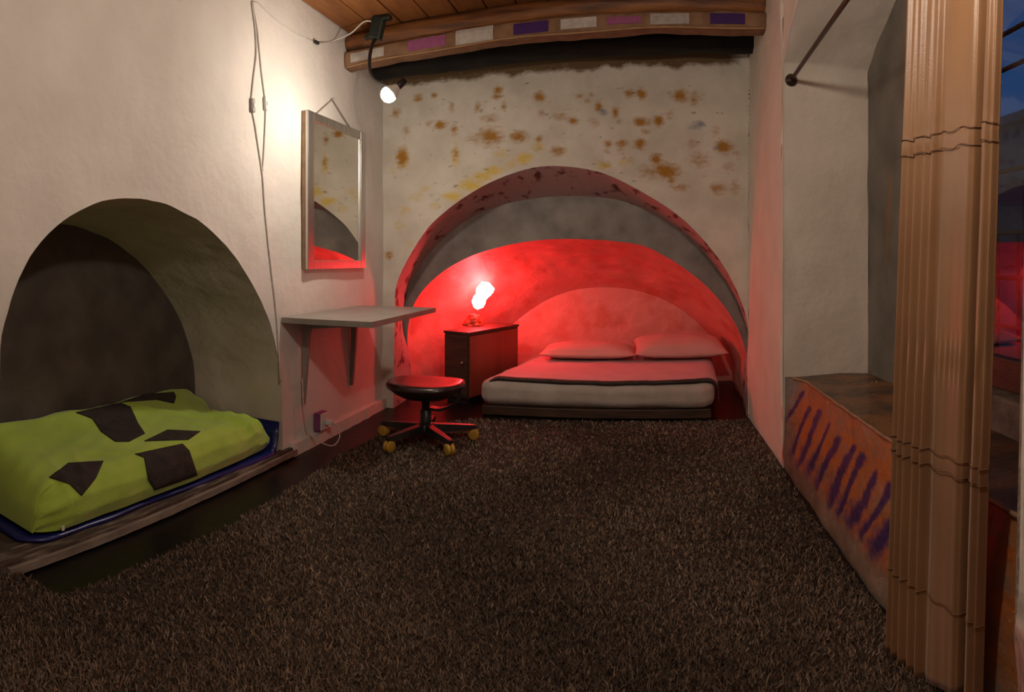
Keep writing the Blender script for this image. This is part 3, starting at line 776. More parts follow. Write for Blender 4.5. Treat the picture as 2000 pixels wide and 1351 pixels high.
skin('cover', lambda u, v, h: cover_pt(u, 0.045 + v * (bd - 0.07)) + Vector((0, 0, h)), NXc, NYc, 0.006, sheet, bed)
dk = pm('dark_cover_hem', (0.035, 0.028, 0.024), (0.055, 0.045, 0.040), scale=20, rough=0.85)
skin('cover_hem', lambda u, v, h: cover_pt(u * 0.985, 0.030 + v * 0.025) + Vector((0, -0.002, h - 0.007)), NXc, 5, 0.017, dk, bed)

def pillow(name, c, rz, w, d, h, label, tip=0.0):
    nx, ny = 40, 28; vs = []
    for sgn in (1, -1):
        for i in range(nx):
            for j in range(ny):
                u, v = 2 * i / (nx - 1) - 1, 2 * j / (ny - 1) - 1
                pinch = 1 - 0.06 * (1 - u * u) * v * v
                x = u * w / 2 * (1 - 0.05 * (1 - v * v) * 0) * (1 - 0.05 * (1 - abs(u)) * 0)
                y = v * d / 2
                x *= 1 - 0.045 * (1 - v * v) * abs(u) ** 3; y *= 1 - 0.07 * (1 - u * u) * abs(v) ** 3
                th = ((1 - abs(u) ** 3.2) * (1 - abs(v) ** 2.6)) ** 0.55
                z = sgn * h / 2 * th * (1.0 if sgn > 0 else 0.75)
                z += 0.010 * th * fbm(Vector((x * 4, y * 4, sgn * 3 + w)), 1.3, 3)
                vs.append((x, y, z + tip * y))
    n0 = nx * ny; fs = grid_faces(nx, ny) + [tuple(k + n0 for k in f[::-1]) for f in grid_faces(nx, ny)]
    rim = [i * ny for i in range(nx)] + [(nx - 1) * ny + j for j in range(1, ny)] + [i * ny + ny - 1 for i in range(nx - 2, -1, -1)] + [j for j in range(ny - 2, 0, -1)]
    for p, q in zip(rim, rim[1:] + rim[:1]): fs.append((p, q, q + n0, p + n0))
    o = from_py(name, vs, fs, pm('red_lit_pillowcase', (0.62, 0.38, 0.35), (0.68, 0.43, 0.40), scale=6, rough=0.85, bump=0.2, bscale=25), None, True)  # pillow cloth colour includes the red tint of the lamp's light
    o.location = c; o.rotation_euler = (0, 0, rz)
    return tag(o, label, 'pillow', 'pillows at the head of the bed')
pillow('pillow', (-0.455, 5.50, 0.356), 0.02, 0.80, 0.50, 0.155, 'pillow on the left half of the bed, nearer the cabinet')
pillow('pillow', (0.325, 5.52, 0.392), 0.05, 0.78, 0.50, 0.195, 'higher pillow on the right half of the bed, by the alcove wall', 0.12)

# ------------------------------------------------------------------ green blanket over the niche mattress
GY0, GY1 = 1.45, 3.065
def blanket_pt(u, v):
    """u along the niche (near to far), v from the front hem over the top to the back hem"""
    y = GY0 + (GY1 - GY0) * u
    P = [(-1.998, 0.078), (-1.978, 0.125), (-1.982, 0.185), (-2.010, 0.235), (-2.065, 0.268), (-2.16, 0.282), (-2.27, 0.298), (-2.37, 0.326), (-2.45, 0.362), (-2.51, 0.385), (-2.555, 0.372), (-2.572, 0.30), (-2.572, 0.09)]
    k = v * (len(P) - 1)
    x = interp(k, range(len(P)), [p[0] for p in P]); z = interp(k, range(len(P)), [p[1] for p in P])
    s = u
    # far end: seat lobe rounds off, back roll ends a little earlier with a notch between them
    lim = 1.0
    far = max(0.0, (y - 2.80) / (GY1 - 2.80))
    near = max(0.0, (1.62 - y) / (1.62 - GY0))
    notch = math.exp(-((x + 2.33) / 0.06) ** 2)
    z = 0.078 + (z - 0.078) * (1 - 0.45 * notch * far ** 1.2)
    drop = (1 - (1 - far ** 3.2) ** 0.5) if far < 1 else 1.0
    z = 0.078 + (z - 0.078) * (1 - drop)
    dn = (1 - (1 - min(near, 1) ** 2.4) ** 0.5)
    z = 0.078 + (z - 0.078) * (1 - dn)
    x += 0.03 * far ** 3 * (-1 if v < 0.35 else 0) - 0.06 * near ** 2 * (1 if v < 0.3 else 0)
    hgt = (z - 0.078) / 0.3
    # soft lumps, slanting creases at the front, gathers at the near end
    z += 0.016 * fbm(Vector((x * 2.2, y * 1.8, 3)), 1.4, 3) * min(1, hgt * 3)
    for (ya, xa, sl, am, wd) in ((2.86, -2.02, 0.55, .024, .022), (2.96, -2.02, 0.50, .020, .018), (2.74, -2.0, 0.8, .010, .028), (1.60, -2.02, -0.25, .013, .022), (1.70, -2.02, -0.5, .012, .022), (2.62, -2.30, 1.2, .010, .03), (2.1, -2.05, 1.6, .007, .03)):
        z += am * math.exp(-((y - ya - (x - xa) * sl) / wd) ** 2) * min(1, hgt * 2) * math.exp(-((x - xa) / 0.22) ** 2)
    cre = math.sin((y * 1.0 + x * 2.6) * 24 + 2.0 * fbm(Vector((x, y, 1)), 2, 2))
    z += 0.006 * cre * min(1, hgt * 2) * (0.25 + far)
    fold = max(0.0, math.sin((z * 1.6 - y * 0.35) * 42 + 1.5 * fbm(Vector((x, y, 5)), 3, 2)))
    x += 0.016 * fold * (1 if v < 0.4 else 0.3) * (near + 0.35 * far + 0.10)
    x += 0.010 * fbm(Vector((2, y * 3, z * 3)), 1.2, 3) * (1 if v < 0.4 else 0)
    x = max(x, -2.575)
    return Vector((x, y, max(z, 0.078)))
NU, NV = 150, 90
vs = [blanket_pt(i / (NU - 1), j / (NV - 1)) for i in range(NU) for j in range(NV)]
fs = grid_faces(NU, NV, True)
bl = thing('blanket', 'lime green blanket with dark patches draped over the niche bedding', 'blanket', (0, 0, 0))
green = pm('lime_green_fleece', (0.29, 0.43, 0.045), (0.36, 0.52, 0.062), scale=5, rough=0.9, bump=0.2, bscale=90, sheen=0.3)
body = from_py('blanket_cloth', vs, fs, green, bl, True)
tree = BVHTree.FromPolygons([Vector(v) for v in vs], fs)
patch_mat = pm('dark_brown_felt', (0.020, 0.014, 0.012), (0.034, 0.025, 0.021), scale=25, rough=0.95, bump=0.3, bscale=120)
eye = Vector((0, 0, H))
PATCH = [[(235, 786), (286, 770), (340, 766), (344, 776), (340, 788), (318, 780)],
         [(148, 806), (235, 787), (255, 795), (269, 826), (283, 847), (252, 863), (225, 863), (197, 843), (180, 818)],
         [(282, 862), (327, 840), (391, 843), (368, 859)],
         [(263, 887), (356, 867), (369, 880), (385, 927), (301, 956), (289, 938), (281, 894)],
         [(96, 933), (133, 905), (202, 901), (189, 931), (159, 969), (136, 946)]]
def subdivide_poly(poly, n):
    """concentric rings from the outline to the middle, so that the outline stays clean"""
    ring = []
    m = len(poly)
    for i in range(m):
        a, b = poly[i], poly[(i + 1) % m]
        k = max(2, int(math.hypot(b[0] - a[0], b[1] - a[1]) / 5))
        for t in range(k): ring.append((a[0] + (b[0] - a[0]) * t / k, a[1] + (b[1] - a[1]) * t / k))
    c = (sum(p[0] for p in ring) / len(ring), sum(p[1] for p in ring) / len(ring))
    return [[(c[0] + (p[0] - c[0]) * (1 - j / n), c[1] + (p[1] - c[1]) * (1 - j / n)) for p in ring] for j in range(n)] + [[c]]
for poly in PATCH:
    rings = subdivide_poly(poly, 9)
    vs2 = []; ok = True
    for lay in (0.0045, 0.0005):
        for r in rings:
            for (px, py) in r:
                hit = tree.ray_cast(eye, ray(px, py))
                if hit[0] is None or hit[0].x < -2.58:
                    hit = tree.find_nearest(eye + ray(px, py) * ((vs2[-1] - eye).length if vs2 else 3.3))
                n_ = hit[1] if hit[1].dot(eye - hit[0]) > 0 else -hit[1]
                vs2.append(hit[0] + n_ * lay)
    m = len(rings[0]); nr = len(rings) - 1; fs2 = []
    def addlay(off, flip):
        for j in range(nr - 1):
            for k in range(m):
                f = (off + j * m + k, off + j * m + (k + 1) % m, off + (j + 1) * m + (k + 1) % m, off + (j + 1) * m + k)
                fs2.append(f[::-1] if flip else f)
        for k in range(m):
            f = (off + (nr - 1) * m + k, off + (nr - 1) * m + (k + 1) % m, off + nr * m)
            fs2.append(f[::-1] if flip else f)
    tot = nr * m + 1
    addlay(0, True); addlay(tot, False)
    for k in range(m): fs2.append((k, (k + 1) % m, tot + (k + 1) % m, tot + k))
    from_py('felt_patch', vs2, fs2, patch_mat, bl, True, label='dark brown felt patch')
# small white care tag at the near hem
tg = blanket_pt(0.06, 0.02)
box('care_tag', (tg.x + 0.012, 1.56, 0.088), (0.004, 0.014, 0.018), white_plastic, bl, bevel=0.001)

# blue mat under it
mat_blue = pm('blue_plastic_mat', (0.006, 0.010, 0.085), (0.010, 0.016, 0.13), scale=8, rough=0.32, bump=0.2, bscale=12)
def mat_pt(u, v, h):
    y = 1.395 + (3.085 - 1.395) * u; x = -1.972 - (2.565 - 1.972) * v
    if u < 0.08: x -= 0.09 * ((0.08 - u) / 0.08) ** 2 * (1 - v)
    x -= 0.012 * fbm(Vector((y * 2, 0, 3)), 1.5, 2) * (1 - v) + 0.02 * math.sin(u * 5) * (1 - v)
    z = 0.049
    if u > 0.965: z += 0.16 * ((u - 0.965) / 0.035) ** 1.5
    z += 0.004 * max(0, fbm(Vector((x * 3, y * 3, 0)), 1.5, 2))
    return Vector((x, y - (0.010 if u > 0.99 else 0), z + h))
tag(skin('floor_mat', mat_pt, 90, 16, 0.012, mat_blue, None), 'blue plastic mat under the green blanket on the niche sill', 'mat')

# ------------------------------------------------------------------ window bench with painted front
def bench_x(y, z):
    b = interp(y, [YN0, 1.45, 1.6, 2.06, 2.8, 3.43], [0.86, 0.828, 0.80, 0.772, 0.775, 0.775])
    t = interp(y, [YN0, 1.5, 2.2, 3.27, 3.33, 3.43], [0.90, 0.895, 0.866, 0.862, 0.835, 0.780])
    return b + (t - b) * min(max(z / 0.5, 0), 1) ** 1.2
bench = thing('masonry_bench', 'masonry window bench with blue strokes painted on its orange front', 'bench', (0, 0, 0))
strokes = [(3.27, .47, .22, .028), (3.11, .42, .06, .034), (2.93, .44, .05, .036), (2.77, .42, .07, .036), (2.63, .40, .06, .034), (2.42, .42, .06, .036), (2.31, .41, .05, .032), (2.17, .39, .07, .036), (2.03, .40, .08, .034), (1.90, .40, .07, .034), (1.77, .39, .09, .032)]
bf_vs = []; at = {'orange': [], 'blue': [], 'bare': [], 'violet': []}
NYb, NZb = 300, 64
for i in range(NYb):
    y = YN0 + (YN1 + 0.005 - YN0) * i / (NYb - 1)
    for j in range(NZb):
        z = 0.5 * j / (NZb - 1)
        p = Vector((bench_x(y, z), y, z))
        bump = 0.008 * fbm(p, 4, 3)
        if j == NZb - 1: bump *= 0.3
        p.x += bump; bf_vs.append(p)
        bl_ = 0.0; vi = 0.0
        for (yt, z1, z0, w) in strokes:
            yc = yt + (z1 - z) * 0.62 + 0.012 * math.sin(z * 17 + yt * 9)
            w2 = w * (1.25 + 0.45 * math.sin(z * 11 + yt * 23))
            v = math.exp(-((y - yc) / w2) ** 2 * 1.5)
            vi = max(vi, math.exp(-((y - yc - 0.015) / (w2 * 1.9)) ** 2) * min(max((0.30 - z) / 0.12, 0), 1) * min(max((z - z0 + 0.02) / 0.08, 0), 1) * 0.8)
            e_ = min(max((z1 - z) / 0.03, 0), 1) * min(max((z - z0) / 0.10, 0), 1)
            bl_ = max(bl_, v * e_)
        at['blue'].append(bl_); at['violet'].append(vi)
        o_ = min(max((z - 0.05) / 0.10, 0), 1) * (0.75 if z > 0.42 else 1.0)
        o_ *= 0.75 + 0.35 * fbm(Vector((y * 2, z * 4, 0)), 2, 2)
        if y > 3.22: o_ *= max(0.15, (3.43 - y) / 0.21)
        at['orange'].append(o_)
        at['bare'].append(1.0 if False else min(max((y - 3.30) / 0.06, 0), 1) * min(max((z - 0.30) / 0.08, 0), 1))
bench_mat = pm('bench_render', (0.13, 0.095, 0.065), (0.22, 0.165, 0.12), scale=7, rough=0.6, bump=0.6, bscale=30, coat=0.15)
add_layers(bench_mat, [('orange', (0.38, 0.110, 0.018), 0.18, 0.85), ('violet', (0.085, 0.035, 0.10), 0.3, 0.9), ('blue', (0.018, 0.013, 0.085), 0.22, 0.75), ('bare', (0.20, 0.185, 0.165), 0.3, 0.9)], nscale=22, namp=0.7)
from_py('bench_front', bf_vs, grid_faces(NYb, NZb, True), bench_mat, bench, True, at)
top_vs = []
for i in range(90):
    y = YN0 + (YN1 + 0.005 - YN0) * i / 89
    for j in range(26):
        t = j / 25; x0 = bench_x(y, 0.5); x = x0 + (XW + 0.01 - x0) * t
        p = Vector((x, y, 0.5)); p.z += 0.007 * fbm(p, 5, 3) * (0 if j == 0 else 1); top_vs.append(p)
top_mat = pm('bench_top_paint', (0.055, 0.030, 0.015), (0.21, 0.085, 0.022), scale=6, rough=0.5, bump=0.6, bscale=26, coat=0.3, lo=0.38, hi=0.62)
from_py('bench_top', top_vs, grid_faces(90, 26, False), top_mat, bench, True)
strip2 = [(bench_x(y, 0.5) + 0.004 * fbm(Vector((y, 1, 1)), 7, 2), y, 0.5 + 0.003 * fbm(Vector((y, 4, 1)), 9, 2)) for y in np.linspace(YN0 + 0.01, YN1 - 0.06, 160)]
tube('bench_edge', strip2, 0.007, pm('bench_edge_paint', (0.20, 0.12, 0.07), (0.34, 0.20, 0.11), scale=14, rough=0.5, bump=0.6, bscale=30), bench, 7)
# glitter grains stuck in the paint
bm = bmesh.new(); gr = random.Random(5)
def grain(p, r):
    r0 = Matrix.Rotation(gr.uniform(0, 6), 3, 'X') @ Matrix.Rotation(gr.uniform(0, 6), 3, 'Z')
    q = [bm.verts.new(p + r0 @ Vector(v) * r) for v in ((1, 0, 0), (-.5, .8, 0), (-.5, -.8, 0), (0, 0, .7))]
    for f in ((0, 1, 2), (0, 1, 3), (1, 2, 3), (2, 0, 3)): bm.faces.new([q[k] for k in f])
for _ in range(700):
    v = bf_vs[gr.randrange(len(bf_vs))]
    if v.z > 0.06: grain(v + Vector((-0.001, gr.uniform(-.004, .004), 0)), gr.uniform(.0012, .0026))
for _ in range(500):
    v = top_vs[gr.randrange(len(top_vs))]; grain(v + Vector((gr.uniform(-.01, .01), gr.uniform(-.01, .01), 0.001)), gr.uniform(.0012, .0026))
for _ in range(260):
    y = gr.gauss(1.30, 0.05); z = abs(gr.gauss(0.13, 0.09))
    grain(Vector((bench_x(max(y, YN0), z) - 0.003, max(y, YN0 + .01), z)), gr.uniform(.001, .002))
from_bm('glitter', bm, pm('gold_glitter', (0.75, 0.48, 0.20), (0.85, 0.62, 0.32), scale=200, rough=0.18, metallic=1.0), bench, False, kind='stuff')

# ------------------------------------------------------------------ window, grille, view outside
win = structure('window_1')
frame_mat = pm('dark_red_brown_frame', (0.050, 0.026, 0.020), (0.085, 0.045, 0.034), scale=6, rough=0.5, bump=0.2, bscale=30, stretch=(1, 1, 4))
wx = XW + 0.10; wym = (WY0 + WY1) / 2
box('bottom_rail', (wx, wym, WZ0 + 0.062), (0.05, WY1 - WY0, 0.125), frame_mat, win, bevel=0.005)
box('top_rail', (wx, wym, WZ1 - 0.035), (0.05, WY1 - WY0, 0.07), frame_mat, win, bevel=0.005)
for y in (WY0 + 0.035, wym, WY1 - 0.035): box('stile', (wx, y, (WZ0 + WZ1) / 2), (0.05, 0.07, WZ1 - WZ0), frame_mat, win, bevel=0.005)
gl, N, L, b = new_mat('window_glass')
b.inputs['Base Color'].default_value = (0.93, 0.96, 0.95, 1); b.inputs['Roughness'].default_value = 0.0; b.inputs['Transmission Weight'].default_value = 1.0; b.inputs['IOR'].default_value = 1.5
nz = N.new('ShaderNodeTexNoise'); nz.inputs['Scale'].default_value = 2.0; mrg = N.new('ShaderNodeMapRange'); mrg.inputs['To Min'].default_value = 0.0; mrg.inputs['To Max'].default_value = 0.03
L.new(nz.outputs['Fac'], mrg.inputs['Value']); L.new(mrg.outputs[0], b.inputs['Roughness'])
for y0, y1 in ((WY0 + 0.07, wym - 0.035), (wym + 0.035, WY1 - 0.07)):
    box('pane', (wx, (y0 + y1) / 2, (WZ0 + 0.125 + WZ1 - 0.07) / 2), (0.004, y1 - y0, WZ1 - WZ0 - 0.195), gl, win, bevel=0.0)
iron = pm('dark_iron', (0.018, 0.015, 0.014), (0.035, 0.028, 0.025), scale=30, rough=0.6)
grl = thing('window_grille', 'dark iron bar grille outside the window behind the brown curtain', 'grille', (XW + 0.19, wym, WZ0))
for z in (2.10, 1.95, 1.52, 1.26, 1.07, 0.865): tube('bar', [(0, -(WY1 - WY0) / 2 - 0.01, z - WZ0), (0, (WY1 - WY0) / 2 + 0.01, z - WZ0)], 0.010, iron, grl, 8)
for y in (1.42, 1.62, 1.82, 2.02, 2.20, 2.36, 2.50): tube('upright', [(0.012, y - wym, 0.0), (0.012, y - wym, 1.26 - WZ0 if y > 2.1 else WZ1 - WZ0)], 0.009, iron, grl, 8)
outp = pm('outside_render', (0.16, 0.15, 0.14), (0.24, 0.225, 0.205), scale=1.5, rough=0.9, bump=0.3, bscale=8)
hs = thing('house', 'grey building seen through the window to the right of the curtain', 'building', (4.6, 5.5, -1.0))
box('house_wall', (1.0, 0, 1.95), (2.0, 9.0, 3.9), outp, hs, bevel=0.0)
box('parapet', (0.95, 0, 3.95), (2.2, 9.1, 0.12), outp, hs, bevel=0.02)
for y in (-2.6, -0.6, 1.6):
    fr = box('shutter', (-0.01, y, 2.6), (0.06, 0.75, 1.1), frame_mat, hs, bevel=0.01)
from_py('ground_outside', [(XW + 0.31, -4, -0.02), (9, -4, -0.02), (9, 11, -0.02), (XW + 0.31, 11, -0.02), (XW + 0.31, -4, -0.1), (9, -4, -0.1), (9, 11, -0.1), (XW + 0.31, 11, -0.1)],
        [(0, 1, 2, 3), (7, 6, 5, 4), (0, 4, 5, 1), (1, 5, 6, 2), (2, 6, 7, 3), (3, 7, 4, 0)], pm('lane_paving', (0.06, 0.055, 0.05), (0.10, 0.09, 0.08), scale=4, rough=0.9), kind='structure')

# ------------------------------------------------------------------ curtain rod and curtain
rod = thing('curtain_rod', 'thin dark metal curtain rod across the window niche', 'curtain rod', (0.815, YN1, 2.131))
tube('pole', [(0, -0.012, 0), (-0.02, -1.0, 0.035), (-0.035, -(YN1 - YN0) + 0.012, 0.085)], 0.011, bronze, rod, 10)
bm = bmesh.new()
add_lathe(bm, [(0.010, -0.012), (0.026, -0.008), (0.034, 0.004), (0.034, 0.012), (0.020, 0.022), (0.012, 0.03)], (0, -0.002, 0), 20, Matrix.Rotation(math.pi / 2, 3, 'X'))
from_bm('wall_socket_cup', bm, bronze, rod, True)

cur = thing('curtain', 'shiny brown curtain gathered to the side of the window niche', 'curtain', (0, 0, 0))
FS = [0, .03, .07, .11, .15, .20, .25, .30, .345, .40, .445, .50, .60, .70, .755, .79, .84, .875, .915, .95, .975, 1.0]
FO = [.0, .50, .10, .62, .15, .70, .18, .66, .25, .80, .18, .42, .46, .55, .62, .45, -.95, .60, .85, .45, .75, .10]
def smooth_interp(x, xs, ys):
    k = int(np.searchsorted(xs, x, side='right')) - 1; k = min(max(k, 0), len(xs) - 2)
    t = (x - xs[k]) / (xs[k + 1] - xs[k]); t = t * t * (3 - 2 * t)
    return ys[k] + (ys[k + 1] - ys[k]) * t
ZT = 2.19
def curtain_pt(s, z, lay=0.0):
    t = min(max(z / ZT, 0), 1)
    A_ = Vector((0.690, 1.716)).lerp(Vector((0.760, 1.700)), t)
    B_ = Vector((0.792, 1.345)).lerp(Vector((0.856, 1.330)), t)
    s2 = s + 0.012 * math.sin(z * 2.3 + s * 7) * math.sin(math.pi * s)
    p = A_.lerp(B_, s2)
    u = (B_ - A_).normalized(); n = Vector((u.y, -u.x))
    if n.x > 0: n = -n
    o = smooth_interp(min(max(s2, 0), 1), FS, FO)
    amp = 0.034 * (0.85 + 0.25 * math.sin(z * 1.7 + 1))
    if z > 1.5: # folds pinched in towards the top
        o = o * (1 - 0.25 * (z - 1.5)) + 0.35 * math.sin(s * 34 + 1) * (z - 1.5) * 0.8
    o += 0.10 * fbm(Vector((s * 6, z * 1.2, 2)), 1.0, 2)
    g = math.exp(-((z - 0.885) / 0.045) ** 2)              # gathers at the middle band
    o += g * 0.10 * math.sin(s * 120) * (1 if s > 0.12 else 0.3)
    off = o * amp - 0.004 + lay
    # band of doubled cloth
    for zc in (1.465, 0.620):
        if abs(z - zc) < 0.024: off += 0.0025
    return Vector((p.x + n.x * off, p.y + n.y * off, z))
silk = pm('brown_satin', (0.215, 0.105, 0.043), (0.27, 0.136, 0.058), scale=3, rough=0.42, sheen=0.25, bump=0.08, bscale=200, spec=0.45)
NS, NZc = 300, 110
hem = lambda s: 0.024 + 0.085 * max(0, s - 0.45) - 0.0
vs = []
for i in range(NS):
    s = i / (NS - 1)
    for j in range(NZc):
        z = hem(s) + (ZT - hem(s)) * j / (NZc - 1)
        vs.append(curtain_pt(s, z))
cp = from_py('curtain_panel', vs, grid_faces(NS, NZc), silk, cur, True)
sm = cp.modifiers.new('thickness', 'SOLIDIFY'); sm.thickness = 0.003
stitch = pm('dark_stitching', (0.13, 0.062, 0.028), (0.20, 0.10, 0.045), scale=60, rough=0.7)
for z in (1.487, 1.442, 0.640, 0.600, 0.26):
    pts = [curtain_pt(s, z + 0.004 * math.sin(s * 30), 0.0035) for s in np.linspace(0.0, 1.0, 220)]
    tube('seam', pts, 0.0013, stitch, cur, 5)
for k in range(9):
    s = 0.06 + 0.11 * k; p = curtain_pt(s, ZT - 0.005)
    y = p.y; tt = (YN1 - y) / (YN1 - YN0)
    rc = Vector((0.815 - 0.035 * tt, y, 2.131 + 0.085 * tt))
    bm = bmesh.new(); add_tube(bm, [rc + Vector((0.021 * math.cos(a), 0, 0.021 * math.sin(a))) for a in np.linspace(0, 2 * math.pi, 17)], 0.003, 6, cap=False)
    from_bm('curtain_ring', bm, bronze, cur, True)

# ------------------------------------------------------------------ socket, cords, switches on the left wall
ox = XL + 0.012
sk = thing('wall_socket', 'purple-sided surface socket box low on the left wall', 'socket', (ox, 3.50, 0.095))
box('box', (0.02, 0.0, 0.045), (0.045, 0.10, 0.11), pm('purple_plastic', (0.16, 0.035, 0.12), (0.22, 0.06, 0.17), scale=20, rough=0.45), sk, bevel=0.004)
box('face_plate', (0.046, 0.0, 0.045), (0.010, 0.092, 0.102), white_plastic, sk, bevel=0.003)
plug = thing('plug', 'white plug with a looping white cable in the low wall socket', 'plug', (ox + 0.052, 3.515, 0.135))
box('plug_body', (0.022, 0, 0), (0.045, 0.042, 0.036), white_plastic, plug, bevel=0.008)
tube('cable', smooth_path([(0.04, 0.0, 0), (0.075, 0.02, -0.03), (0.085, 0.01, -0.095), (0.075, -0.06, -0.125), (0.03, -0.13, -0.09), (-0.035, -0.17, -0.02), (-0.045, -0.20, 0.10), (-0.045, -0.22, 0.30)], 8), 0.004, cord_white, plug, 6)
def wall_cord(name, px, r, label, mat=cord_white, off=0.014):
    pts = smooth_path([on_x(a, b, XL) for a, b in px], 6)
    pts = [Vector((XL + 0.012 * fbm(p, 1.7, 3) + 0.0055, p.y, p.z)) for p in pts]
    return tag(tube(name, pts, r, mat, None, 6), label, 'cord')
wall_cord('switch_cord', [(490, 6), (496, 60), (499, 110), (494, 160), (491, 193)], 0.0045, 'white cord down to the left, darker inline switch')
wall_cord('switch_cord', [(491, 6), (500, 60), (508, 120), (514, 165), (517, 190)], 0.0045, 'white cord down to the right, paler inline switch')
wall_cord('power_cord', [(494, 219), (500, 250), (508, 300), (513, 338), (517, 400), (524, 480), (532, 550), (539, 630), (544, 700), (546, 745)], 0.0042, 'long thin white cord hanging from the left switch down past the niche')
wall_cord('power_cord', [(519, 217), (518, 260), (516, 310), (514, 334)], 0.0042, 'short white cord below the right switch')
wall_cord('lamp_wire', [(491, 4), (505, 10), (528, 32), (560, 55), (590, 72), (612, 82)], 0.0040, 'white wire running along the wall top to the black connector')
def inline_switch(px, py, tiltz, mat, label):
    c = on_x(px, py, XL); c.x += 0.012 * fbm(c, 1.7, 3) + 0.010
    s = thing('inline_switch', label, 'switch', c, 0, 'inline switches on the left wall')
    box('switch_body', (0, 0, 0), (0.018, 0.030, 0.075), mat, s, Matrix.Rotation(tiltz, 3, 'X'), 0.007)
    box('rocker', (0.010, 0, 0.0), (0.006, 0.014, 0.022), cord_white, s, Matrix.Rotation(tiltz, 3, 'X'), 0.002)
inline_switch(493, 206, 0.1, pm('grey_plastic', (0.24, 0.22, 0.20), (0.30, 0.28, 0.26), scale=20, rough=0.45), 'grey inline cord switch on the left of the pair')
inline_switch(518, 203, 0.1, white_plastic, 'off-white inline cord switch on the right of the pair')
con = on_x(618, 83, XL + 0.016)
cn = thing('wire_connector', 'short white wire from a black connector to the clamp lamp', 'wire', con)
box('connector', (0, 0, 0), (0.022, 0.045, 0.018), black_plastic, cn, None, 0.004)
tube('wire', smooth_path([(0.0, 0.02, 0), on_y(650, 80, 3.72) - con, on_y(685, 65, 3.76) - con, on_y(712, 42, 3.78) - con, Vector((-1.655, 3.78, 2.67)) - con], 8), 0.0055, cord_white, cn, 6)

# ------------------------------------------------------------------ carpet with shaggy pile
poly = [(-1.685, 1.315), (-1.66, 1.8), (-1.63, 2.2), (-1.645, 2.8), (-1.675, 3.25), (-1.63, 3.85), (-1.57, 4.05), (-1.16, 4.36), (-0.5, 4.43), (0.742, 4.44), (0.742, 2.1), (0.775, 1.5), (0.76, 1.2), (0.755, -1.25), (-1.925, -1.25), (-1.925, 1.30)]
n = len(poly)
vs = [(x, y, 0.018) for x, y in poly] + [(x, y, 0.002) for x, y in poly]
fs = [tuple(range(n - 1, -1, -1)), tuple(range(n, 2 * n))] + [(k, (k + 1) % n, n + (k + 1) % n, n + k) for k in range(n)]
bm = bmesh.new(); bv = [bm.verts.new(v) for v in vs]
for f in fs: bm.faces.new([bv[k] for k in f])
carpet = thing('carpet', 'dark brown shaggy carpet covering the floor with a cut-out along the niche', 'carpet', (0, 0, 0))
pile_dark, pile_lite = (0.048, 0.032, 0.022), (0.37, 0.262, 0.185)
from_bm('carpet_backing', bm, pm('carpet_backing_weave', (0.020, 0.014, 0.010), (0.040, 0.028, 0.021), scale=60, rough=0.95), carpet)
M_ = 380000
th = rng.uniform(-1.25, 0.85, M_); dd = np.exp(rng.uniform(math.log(0.75), math.log(4.9), M_))
X = dd * np.sin(th); Y = dd * np.cos(th)
M2 = 9000
X = np.concatenate([X, rng.uniform(-1.925, 0.76, M2)]); Y = np.concatenate([Y, rng.uniform(-1.25, 0.9, M2)]); dd = np.hypot(X, Y)
ins = np.zeros(len(X), bool)
for k in range(n):
    (x1, y1), (x2, y2) = poly[k], poly[(k + 1) % n]
    c_ = ((y1 > Y) != (y2 > Y)) & (X < (x2 - x1) * (Y - y1) / (y2 - y1 + 1e-12) + x1)
    ins ^= c_
X, Y, dd = X[ins], Y[ins], dd[ins]
K = len(X)
cl_x = X * 1.0; 
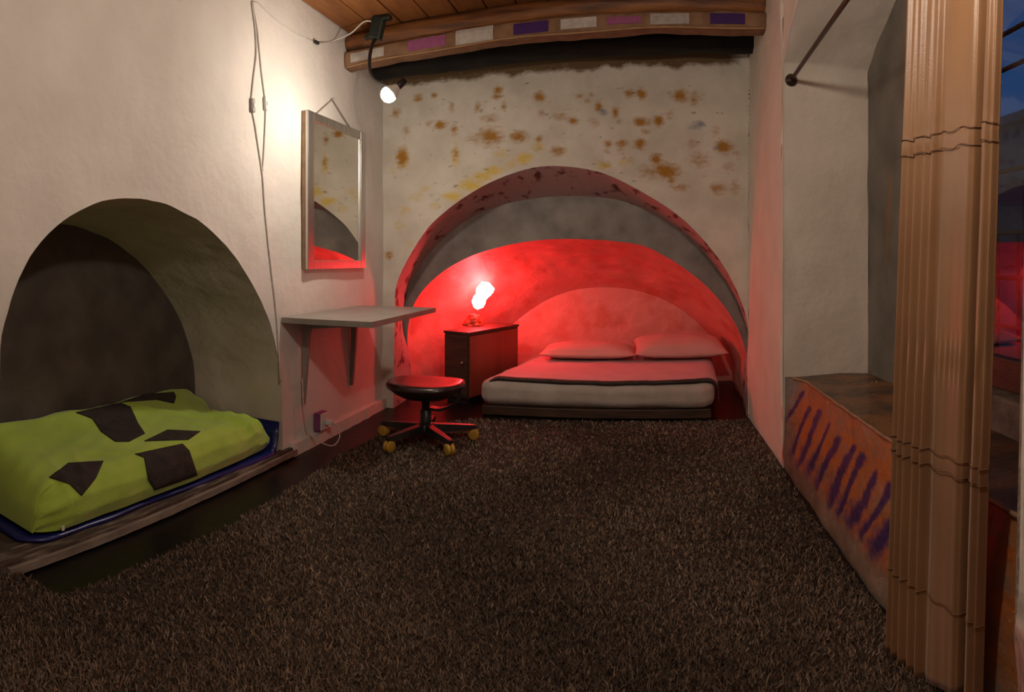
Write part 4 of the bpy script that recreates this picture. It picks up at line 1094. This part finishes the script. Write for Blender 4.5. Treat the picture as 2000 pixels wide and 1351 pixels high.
# strands lean in clumps
ax = np.sin(X * 9 + 2 * np.sin(Y * 5)) + 0.8 * np.sin(Y * 13 + X * 4); 
phi = rng.uniform(0, 2 * math.pi, K)
hgt = rng.uniform(0.011, 0.021, K) * (0.9 + 0.15 * np.sin(X * 6 + 1) * np.sin(Y * 5))
lean = rng.uniform(0.25, 1.1, K) * hgt
wid = np.clip(dd * 0.0011, 0.0016, 0.0050) * rng.uniform(0.7, 1.3, K)
wa = rng.uniform(0, 2 * math.pi, K)
wx_, wy_ = np.cos(wa) * wid, np.sin(wa) * wid
lx, ly = np.cos(phi) * lean, np.sin(phi) * lean
z0 = np.full(K, 0.017)
V = np.empty((K, 5, 3), np.float32)
V[:, 0] = np.stack([X - wx_, Y - wy_, z0], 1); V[:, 1] = np.stack([X + wx_, Y + wy_, z0], 1)
V[:, 2] = np.stack([X + wx_ * .9 + lx * .35, Y + wy_ * .9 + ly * .35, z0 + hgt * .62], 1); V[:, 3] = np.stack([X - wx_ * .9 + lx * .35, Y - wy_ * .9 + ly * .35, z0 + hgt * .62], 1)
V[:, 4] = np.stack([X + lx, Y + ly, z0 + hgt], 1)
base = np.arange(K)[:, None] * 5
quads = base + np.array([[0, 1, 2, 3]]); tris = base + np.array([[3, 2, 4]])
me = bpy.data.meshes.new('pile')
me.vertices.add(K * 5); me.vertices.foreach_set('co', V.reshape(-1))
loops = np.concatenate([quads.reshape(-1), tris.reshape(-1)]).astype(np.int32)
me.loops.add(len(loops)); me.loops.foreach_set('vertex_index', loops)
me.polygons.add(2 * K)
starts = np.concatenate([np.arange(K) * 4, K * 4 + np.arange(K) * 3]).astype(np.int32)
me.polygons.foreach_set('loop_start', starts)
me.update(calc_edges=True); me.validate()
tint = np.repeat(np.clip(rng.beta(1.6, 3.2, K) + 0.12 * np.sin(X * 4 + 1.5 * np.sin(Y * 3)) , 0, 1), 5).astype(np.float32)
a_ = me.attributes.new('tint', 'FLOAT', 'POINT'); a_.data.foreach_set('value', tint)
pmat, N, L, b = new_mat('shag_pile')
at_ = N.new('ShaderNodeAttribute'); at_.attribute_name = 'tint'
rp = N.new('ShaderNodeValToRGB'); rp.color_ramp.elements[0].color = (*pile_dark, 1); rp.color_ramp.elements[1].color = (*pile_lite, 1)
L.new(at_.outputs['Fac'], rp.inputs[0]); L.new(rp.outputs[0], b.inputs['Base Color']); b.inputs['Roughness'].default_value = 0.75; b.inputs['Specular IOR Level'].default_value = 0.3
link('pile', me, pmat, carpet, False, kind='stuff')
